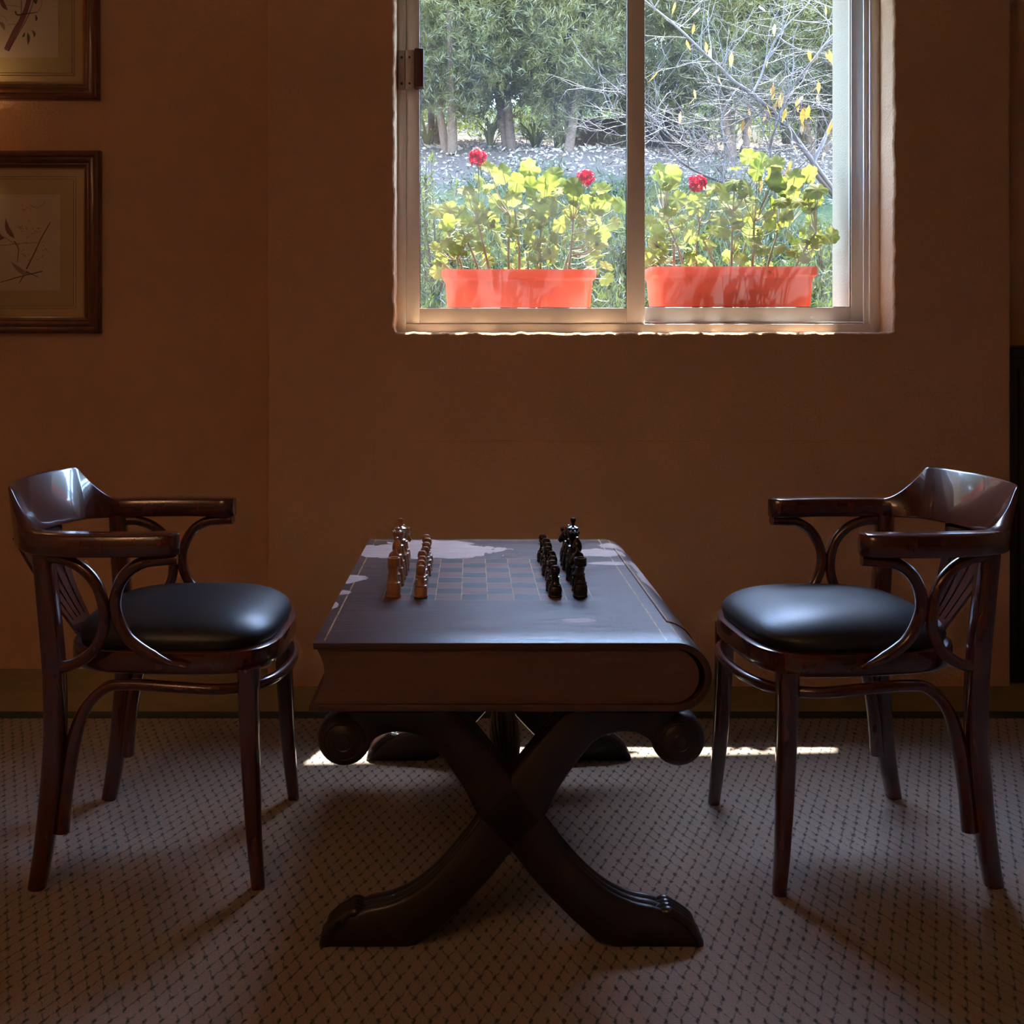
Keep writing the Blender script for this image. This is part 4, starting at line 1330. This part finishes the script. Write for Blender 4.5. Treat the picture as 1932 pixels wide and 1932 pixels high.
def blades(P0, D, L, Wd, seed, curl=0.2):
    """diamond shaped leaf blades: base points, directions, lengths, widths (numpy)"""
    r = np.random.default_rng(seed)
    n = len(P0)
    side = np.cross(D, r.normal(size=(n, 3)))
    side /= np.linalg.norm(side, axis=1, keepdims=True) + 1e-9
    nr = np.cross(D, side)
    mid = P0 + D * (L * 0.5)[:, None] + nr * (L * curl * 0.25)[:, None]
    tip = P0 + D * L[:, None] - nr * (L * curl * 0.2)[:, None]
    V = np.stack([P0, mid + side * (Wd * 0.5)[:, None], tip, mid - side * (Wd * 0.5)[:, None]], 1).reshape(-1, 3)
    idx = np.arange(4 * n).reshape(-1, 4)
    return V, idx
def mesh_np(name, V, idx, mat, o=(0, 0, 0)):
    me = bpy.data.meshes.new(name)
    V = V - np.array(o)
    me.vertices.add(len(V)); me.vertices.foreach_set('co', V.astype(np.float32).ravel())
    nf = len(idx)
    me.loops.add(nf * 4); me.loops.foreach_set('vertex_index', idx.astype(np.int32).ravel())
    me.polygons.add(nf)
    me.polygons.foreach_set('loop_start', np.arange(0, nf * 4, 4, dtype=np.int32))
    me.polygons.foreach_set('loop_total', np.full(nf, 4, dtype=np.int32))
    me.update(); me.validate()
    me.materials.append(mat)
    return me

def crown_mesh(name, seed, n_cl, rad, per, L0, W0, mat, shell=0.35):
    r = np.random.default_rng(seed)
    d = r.normal(size=(n_cl, 3)); d /= np.linalg.norm(d, axis=1, keepdims=True)
    q = (shell + (1 - shell) * r.random(n_cl)) ** 0.6
    lump = 1 + 0.16 * np.sin(d[:, 0] * 5 + seed) * np.cos(d[:, 2] * 6 + d[:, 1] * 4)
    c = d * (q * lump)[:, None] * np.array(rad)
    up = d * 0.7 + np.array([0, 0, 0.7]) + r.normal(size=(n_cl, 3)) * 0.45
    up /= np.linalg.norm(up, axis=1, keepdims=True)
    B = np.repeat(c, per, 0); U = np.repeat(up, per, 0)
    t_ = r.random(n_cl * per)
    B = B + U * (t_ * L0 * 0.9)[:, None]
    D = U * 0.75 + r.normal(size=B.shape) * 0.62
    D /= np.linalg.norm(D, axis=1, keepdims=True)
    L = L0 * (0.6 + 0.7 * r.random(len(B)))
    Wd = W0 * (0.7 + 0.6 * r.random(len(B)))
    V, idx = blades(B, D, L, Wd, seed + 1)
    return mesh_np(name, V, idx, mat)
CROWNS = [crown_mesh('hedge_foliage', 31 + k, 3400, (0.62, 0.55, 0.74), 16, 0.055, 0.0050, M['hedge_leaf']) for k in range(3)]

def hedge_shrub(x, y, k, label, scale=1.0, rise=0.0):
    z = ground_z(x, y) - 0.02
    r = random.Random(int(x * 100) + 7 * k + int(y * 10))
    root = empty('hedge_shrub', (x, y, z), 0)
    tag(root, label, 'shrub', 'evergreen hedge shrubs on the garden bank')
    f = link_mesh('foliage', CROWNS[k % 3], root, Matrix.Translation((0, 0, 0.95 * scale + rise)) @ Matrix.Rotation(r.uniform(0, 6.28), 4, 'Z') @ Matrix.Diagonal((scale, scale, scale * r.uniform(.95, 1.08), 1)))
    for j in range(r.choice((2, 3, 3))):
        a = r.uniform(0, 6.28)
        b = 0.05 * scale
        tx, ty = 0.28 * math.cos(a) * scale, 0.2 * math.sin(a) * scale
        pts = catmull([(b * math.cos(a), b * math.sin(a), 0), (tx * .4, ty * .4, 0.35 * scale), (tx * .8, ty * .8, 0.9 * scale), (tx * 1.3, ty * 1.3, 1.35 * scale)], 4)
        m = MB(); m.tube(pts, [0.032 * scale * (1 - 0.75 * i / (len(pts) - 1)) for i in range(len(pts))], 8)
        m.build('trunk', M['bark'], root, angle=70)
spots = [(-2.6, 7.0), (-1.75, 7.25), (-0.95, 6.95), (-0.12, 6.95), (0.30, 7.2), (0.58, 6.9), (1.15, 7.15), (1.75, 6.95), (2.35, 7.2), (3.1, 7.0), (3.9, 7.2)]
hl = ['far left', 'second from the left', 'third from the left', 'behind the left flower', 'left of centre', 'with a stout trunk behind the left pane', 'behind the window mullion',
      'behind the bare branches', 'behind the outer render strip', 'second from the right', 'far right']
for k, (x, y) in enumerate(spots):
    hedge_shrub(x, y, k, f'feathery dark green hedge shrub on the bank, {hl[k]}', 1.0 if k not in (4, 6) else 1.06)
back = [(-2.2, 8.0), (-1.2, 7.95), (-0.3, 8.05), (0.7, 7.95), (1.5, 8.1), (2.4, 7.9), (3.4, 8.0)]
bl = ['far left', 'left', 'left of centre', 'at the centre', 'right of centre', 'right', 'far right']
for k, (x, y) in enumerate(back):
    hedge_shrub(x, y, k + 1, f'taller hedge shrub in the second row of the hedge, {bl[k]}', 1.0, 0.02)

# distant trees beyond the lawn
FAR = [crown_mesh('tree_foliage', 61 + k, 1500, (1.12, 0.9, 1.3), 10, 0.24, 0.06, M['far_leaf'], 0.2) for k in range(2)]
for k, x in enumerate((-5.2, -2.9, -0.6, 1.6, 3.9, 6.2, 8.4)):
    y = 15.0 + 0.6 * (k % 2)
    root = empty('garden_tree', (x, y, ground_z(x, y) - 0.05))
    tag(root, 'dark leafy tree beyond the lawn, ' + ['leftmost', 'second from left', 'third from left', 'fourth from left', 'third from right', 'second from right', 'rightmost'][k], 'tree', 'trees beyond the lawn')
    link_mesh('foliage', FAR[k % 2], root, Matrix.Translation((0, 0, 1.2)) @ Matrix.Rotation(k * 1.3, 4, 'Z'))
    m = MB(); m.tube([(0, 0, 0), (0.05, 0, 0.8), (0.02, 0.05, 2.2)], [0.11, 0.09, 0.05], 8); m.build('trunk', M['bark'], root)

# low groundcover on the bank
def groundcover():
    r = np.random.default_rng(5)
    n = 7000
    x = r.uniform(-1.8, 3.6, n); y = r.uniform(4.15, 6.2, n)
    keep = (y < 5.6 + 0.3 * np.sin(x * 2.3) ) | (r.random(n) < 0.12)
    x, y = x[keep], y[keep]
    z = np.array([ground_z(a, b) for a, b in zip(x, y)])
    per = 16
    B = np.repeat(np.stack([x, y, z], 1), per, 0)
    hgt = np.repeat(0.05 + 0.08 * r.random(len(x)), per)
    t_ = r.random(len(B))
    B = B + np.stack([r.normal(size=len(B)) * 0.03, r.normal(size=len(B)) * 0.03, t_ * hgt], 1)
    D = r.normal(size=B.shape) * 0.55 + np.array([0, 0, 0.75])
    D /= np.linalg.norm(D, axis=1, keepdims=True)
    V, idx = blades(B, D, 0.035 + 0.04 * r.random(len(B)), 0.005 + 0.005 * r.random(len(B)), 6)
    o = link_mesh('groundcover', mesh_np('groundcover', V, idx, M['ground_leaf']))
    tag(o, 'low feathery green groundcover on the garden bank', 'groundcover', kind='stuff')
groundcover()

def feathery(px, py_top, Y, n, label, spread=0.14):
    x = (px - CX) * Y / F
    z0 = ground_z(x, Y) - 0.02
    top = P(px, py_top, Y).z
    root = empty('young_shrub', (x, Y, z0))
    tag(root, label, 'shrub', 'young feathery shrubs on the bank')
    r = np.random.default_rng(int(px))
    B, D = [], []
    m = MB()
    for s_ in range(n):
        a = r.uniform(0, 6.28); q = spread * math.sqrt(r.random())
        h = (top - z0) * r.uniform(0.55, 1.0)
        tip = np.array((q * 1.6 * math.cos(a), q * 1.6 * math.sin(a), h))
        base = np.array((q * .4 * math.cos(a), q * .4 * math.sin(a), 0))
        m.tube([base, (base + tip) / 2 + np.array((0, 0, .02)), tip], [0.005, 0.004, 0.0015], 5)
        k = int(60 * h / 0.5)
        t_ = 0.25 + 0.75 * r.random(k)
        B.append(base + (tip - base) * t_[:, None])
        d = r.normal(size=(k, 3)) * 0.8 + np.array((0, 0, 0.9)); d /= np.linalg.norm(d, axis=1, keepdims=True)
        D.append(d)
    B = np.concatenate(B); D = np.concatenate(D)
    V, idx = blades(B, D, 0.03 + 0.03 * r.random(len(B)), 0.006 + 0.004 * r.random(len(B)), 9)
    link_mesh('foliage', mesh_np('young_foliage', V, idx, M['strap_leaf'] if py_top < 320 else M['ground_leaf']), root)
    m.build('stems', M['bark'], root)
feathery(806, 290, 5.1, 7, 'tall slim young shrub with yellow green shoots at the left jamb', 0.07)
feathery(828, 345, 4.9, 16, 'bushy young shrub beside the left window box')
feathery(1150, 420, 4.9, 12, 'short young shrub behind the window mullion')
feathery(1556, 440, 4.9, 12, 'short young shrub beside the outer render strip')
feathery(1232, 400, 4.8, 12, 'short young shrub left of the right window box')

# bark chips
def chips():
    r = np.random.default_rng(12)
    n = 8000
    x = r.uniform(-1.6, 3.4, n); y = r.uniform(5.9, 8.15, n)
    z = np.array([ground_z(a, b) for a, b in zip(x, y)]) + 0.008
    D = r.normal(size=(n, 3)) * np.array([1, 1, 0.35]); D /= np.linalg.norm(D, axis=1, keepdims=True)
    V, idx = blades(np.stack([x, y, z], 1), D, 0.016 + 0.03 * r.random(n), 0.009 + 0.010 * r.random(n), 13)
    o = link_mesh('bark_chips', mesh_np('bark_chips', V, idx, M['chip']))
    tag(o, 'pale bark chips scattered under the hedge', 'mulch', kind='stuff')
chips()

def understorey():
    r = np.random.default_rng(15)
    n = 1500
    x = r.uniform(-2.2, 4.2, n); y = r.uniform(8.3, 11.0, n)
    z = np.array([ground_z(a, b) for a, b in zip(x, y)])
    per = 14
    B = np.repeat(np.stack([x, y, z], 1), per, 0) + np.stack([r.normal(size=n * per) * 0.06, r.normal(size=n * per) * 0.06, r.random(n * per) * 0.08], 1)
    D = r.normal(size=B.shape) * 0.6 + np.array([0, 0, 0.8]); D /= np.linalg.norm(D, axis=1, keepdims=True)
    V, idx = blades(B, D, 0.06 + 0.09 * r.random(len(B)), 0.012 + 0.012 * r.random(len(B)), 16)
    o = link_mesh('understorey', mesh_np('understorey', V, idx, M['strap_leaf']))
    tag(o, 'low yellow green plants in the bed behind the hedge', 'groundcover', kind='stuff')
understorey()

# strap leaved tufts under the hedge
def tuft(px, py, Y, label, n=26, L=0.22):
    x = (px - CX) * Y / F
    z = ground_z(x, Y)
    root = empty('strap_leaf_tuft', (x, Y, z - 0.01))
    tag(root, label, 'plant', 'strap leaved tufts under the hedge')
    r = random.Random(px)
    for k in range(n):
        a = r.uniform(0, 6.28); l = L * r.uniform(0.6, 1.1); lean = r.uniform(0.25, 0.9)
        d = Vector((math.cos(a), math.sin(a), 0))
        sd = Vector((-math.sin(a), math.cos(a), 0)) * 0.009
        rings = []
        m = MB()
        ps = [d * 0.01, d * l * lean * .45 + Vector((0, 0, l * .6)), d * l * lean * .9 + Vector((0, 0, l * .78)), d * l * lean * 1.25 + Vector((0, 0, l * .62))]
        ws = [0.8, 1.0, 0.7, 0.05]
        V = []
        for p, w in zip(ps, ws): V += [p + sd * w, p - sd * w]
        m.add(V, [(2 * i, 2 * i + 1, 2 * i + 3, 2 * i + 2) for i in range(3)])
        m.build('strap_leaf', M['strap_leaf'], root, angle=180, fix=False)
tuft(925, 255, 7.35, 'green strap leaved tuft left of the stout hedge trunk', 20)
tuft(1010, 255, 7.5, 'wide green strap leaved tuft below the gap in the hedge', 30)
tuft(1060, 262, 7.4, 'green strap leaved tuft beside the garden stones', 24)
tuft(805, 250, 7.5, 'green strap leaved tuft at the left jamb', 24)
tuft(1300, 255, 7.5, 'green strap leaved tuft behind the bare branches', 24)

# dry stone edging behind the hedge
def stone_edge():
    root = empty('stone_edging', (1.0, 8.3, ground_z(1.0, 8.2)))
    tag(root, 'low dry stone edging wall behind the hedge', 'wall')
    r = random.Random(4)
    m0 = []
    for k in range(4):
        m = MB(); m.box(-0.5, 0.5, -0.5, 0.5, -0.5, 0.5, 0.09)
        m0.append(m.mesh('edging_stone', M['stone']))
    for course in range(3):
        x = 0.66 + 0.1 * course
        while x < 1.75 - 0.12 * course:
            w = r.uniform(0.16, 0.34)
            z = ground_z(x + w / 2, 8.2) - 0.02 + course * 0.098
            Mx = Matrix.Translation((x + w / 2 - 1.0, r.uniform(-.03, .03) + 0.04 * course, z + 0.05 - root.location.z)) @ Matrix.Rotation(r.uniform(-.06, .06), 4, 'Z') @ Matrix.Rotation(r.uniform(-.04, .04), 4, 'Y') @ Matrix.Diagonal((w, 0.2, 0.095, 1))
            link_mesh('stone', r.choice(m0), root, Mx)
            x += w + r.uniform(0.004, 0.012)
stone_edge()

# bare twiggy shrub in front of the hedge on the right
def bare_shrub():
    Y = 5.6
    bx, by = 2.02, 5.7
    root = empty('bare_shrub', (bx, by, ground_z(bx, by) - 0.02))
    tag(root, 'bare grey twiggy shrub with a few orange leaves behind the right pane', 'shrub')
    O = root.location.copy()
    r = random.Random(17)
    sc, ox = 2.928, 1180
    main = [
        ([(1060, 930), (960, 790), (870, 670), (760, 570), (690, 510), (600, 450), (520, 370), (440, 300), (330, 190), (240, 110), (140, 30), (60, -40)], 0.020, 0.005, 0.0),
        ([(1040, 930), (1090, 790), (1150, 660), (1230, 520), (1300, 380)], 0.020, 0.009, 0.2),
        ([(800, 860), (830, 700), (870, 590), (930, 470), (1030, 340), (1130, 210), (1230, 90), (1300, 0)], 0.014, 0.006, -0.1),
        ([(700, 520), (740, 440), (780, 330), (830, 220), (900, 130), (1000, 30), (1060, -60)], 0.011, 0.004, 0.1),
        ([(560, 1030), (440, 970), (330, 910), (240, 830), (180, 740), (120, 640), (60, 560), (-40, 480)], 0.015, 0.004, -0.2),
        ([(540, 1000), (545, 900), (550, 790), (530, 680), (560, 580), (610, 500)], 0.012, 0.005, 0.15),
        ([(560, 1010), (480, 900), (400, 840), (300, 780), (160, 690), (20, 650), (-120, 640)], 0.008, 0.003, 0.1),
        ([(900, 640), (990, 560), (1100, 600), (1200, 640)], 0.007, 0.003, -0.2),
        ([(960, 790), (900, 700), (760, 640), (600, 660), (420, 670), (240, 700), (100, 730)], 0.007, 0.002, -0.15),
    ]
    tips, lines = [], []
    for i, (pts, r0, r1, dy) in enumerate(main):
        n = len(pts)
        q = [P(ox + x / sc, y / sc, Y + dy * (k / n) + r.uniform(-.03, .03)) for k, (x, y) in enumerate(pts)]
        if i in (0, 1):
            q = [Vector((bx, by, O.z)), (Vector((bx, by, O.z)) + q[0]) / 2 + Vector((0.02, 0, 0))] + q
            rad0 = 0.026
        elif i in (2, 4, 5, 6):
            g = q[0].copy(); g.z = ground_z(g.x, g.y) - 0.01; g.x += 0.05
            q = [g] + q
            rad0 = r0
        else:
            rad0 = r0
        path = catmull(q, 5)
        nn = len(path)
        m = MB(O)
        m.tube(path, [0.68 * (rad0 + (r1 - rad0) * (k / (nn - 1)) ** 0.8) for k in range(nn)], 7)
        m.build('branch', M['twig'], root, angle=70)
        lines.append([Vector(p) for p in path])
    tw = MB(O)
    leafp = []
    def twig(p, d, L, rad, lvl):
        pts = [p]
        d = d.normalized()
        seg = 5
        for k in range(seg):
            d = (d + Vector((r.gauss(0, .16), r.gauss(0, .12), r.gauss(0, .16) + (0.05 if lvl == 0 else -0.03)))).normalized()
            pts.append(pts[-1] + d * L / seg)
        tw.tube(pts, [rad * (1 - 0.7 * k / seg) for k in range(seg + 1)], 5)
        if lvl < 2:
            for k in range(r.choice((1, 2, 3)) if lvl == 0 else r.choice((0, 1, 2))):
                j = r.randrange(1, seg)
                twig(pts[j], d + Vector((r.gauss(0, .7), r.gauss(0, .4), r.gauss(0, .6))), L * r.uniform(.4, .7), rad * .6, lvl + 1)
        if r.random() < 0.13: leafp.append((pts[-1], d))
    for ln in lines:
        for k in range(3, len(ln)):
            for _ in range(r.choice((0, 1, 1, 2))):
                t_ = (ln[min(k + 1, len(ln) - 1)] - ln[k - 1]).normalized()
                side = Vector((r.gauss(0, 1), r.gauss(0, .6), r.gauss(0, .9)))
                twig(ln[k], t_ * 0.6 + side * 0.8, r.uniform(0.15, 0.42), r.uniform(0.0018, 0.0036), 0)
    tw.build('twigs', M['twig'], root, angle=70)
    lm = []
    for k in range(3):
        m = MB()
        V = []
        for (t_, w) in ((0, 0.02), (0.3, 0.16), (0.6, 0.15), (1.0, 0.01)):
            V += [(w, -0.12 * math.sin(t_ * 2.2 + k), -t_), (-w, -0.12 * math.sin(t_ * 2.2 + k), -t_)]
        m.add(V, [(2 * i, 2 * i + 1, 2 * i + 3, 2 * i + 2) for i in range(3)])
        lm.append(m.mesh('autumn_leaf', M['autumn_leaf'], angle=180, fix=False))
    fixed = [(835, 150), (875, 105), (955, 208), (340, 180), (175, 490), (235, 575), (410, 430), (350, 415), (560, 595), (760, 700), (790, 725), (720, 710), (850, 310), (1020, 380)]
    for (x, y) in fixed: leafp.append((P(ox + x / sc, y / sc - 4, Y), Vector((0, 0, -1))))
    for (p, d) in leafp[:90]:
        s_ = r.uniform(0.05, 0.085)
        Mx = Matrix.Translation(p - O) @ Matrix.Rotation(r.uniform(0, 6.28), 4, 'Z') @ Matrix.Rotation(r.uniform(-.7, .7), 4, 'X') @ Matrix.Diagonal((s_, s_, s_, 1))
        link_mesh('leaf', r.choice(lm), root, Mx)
bare_shrub()
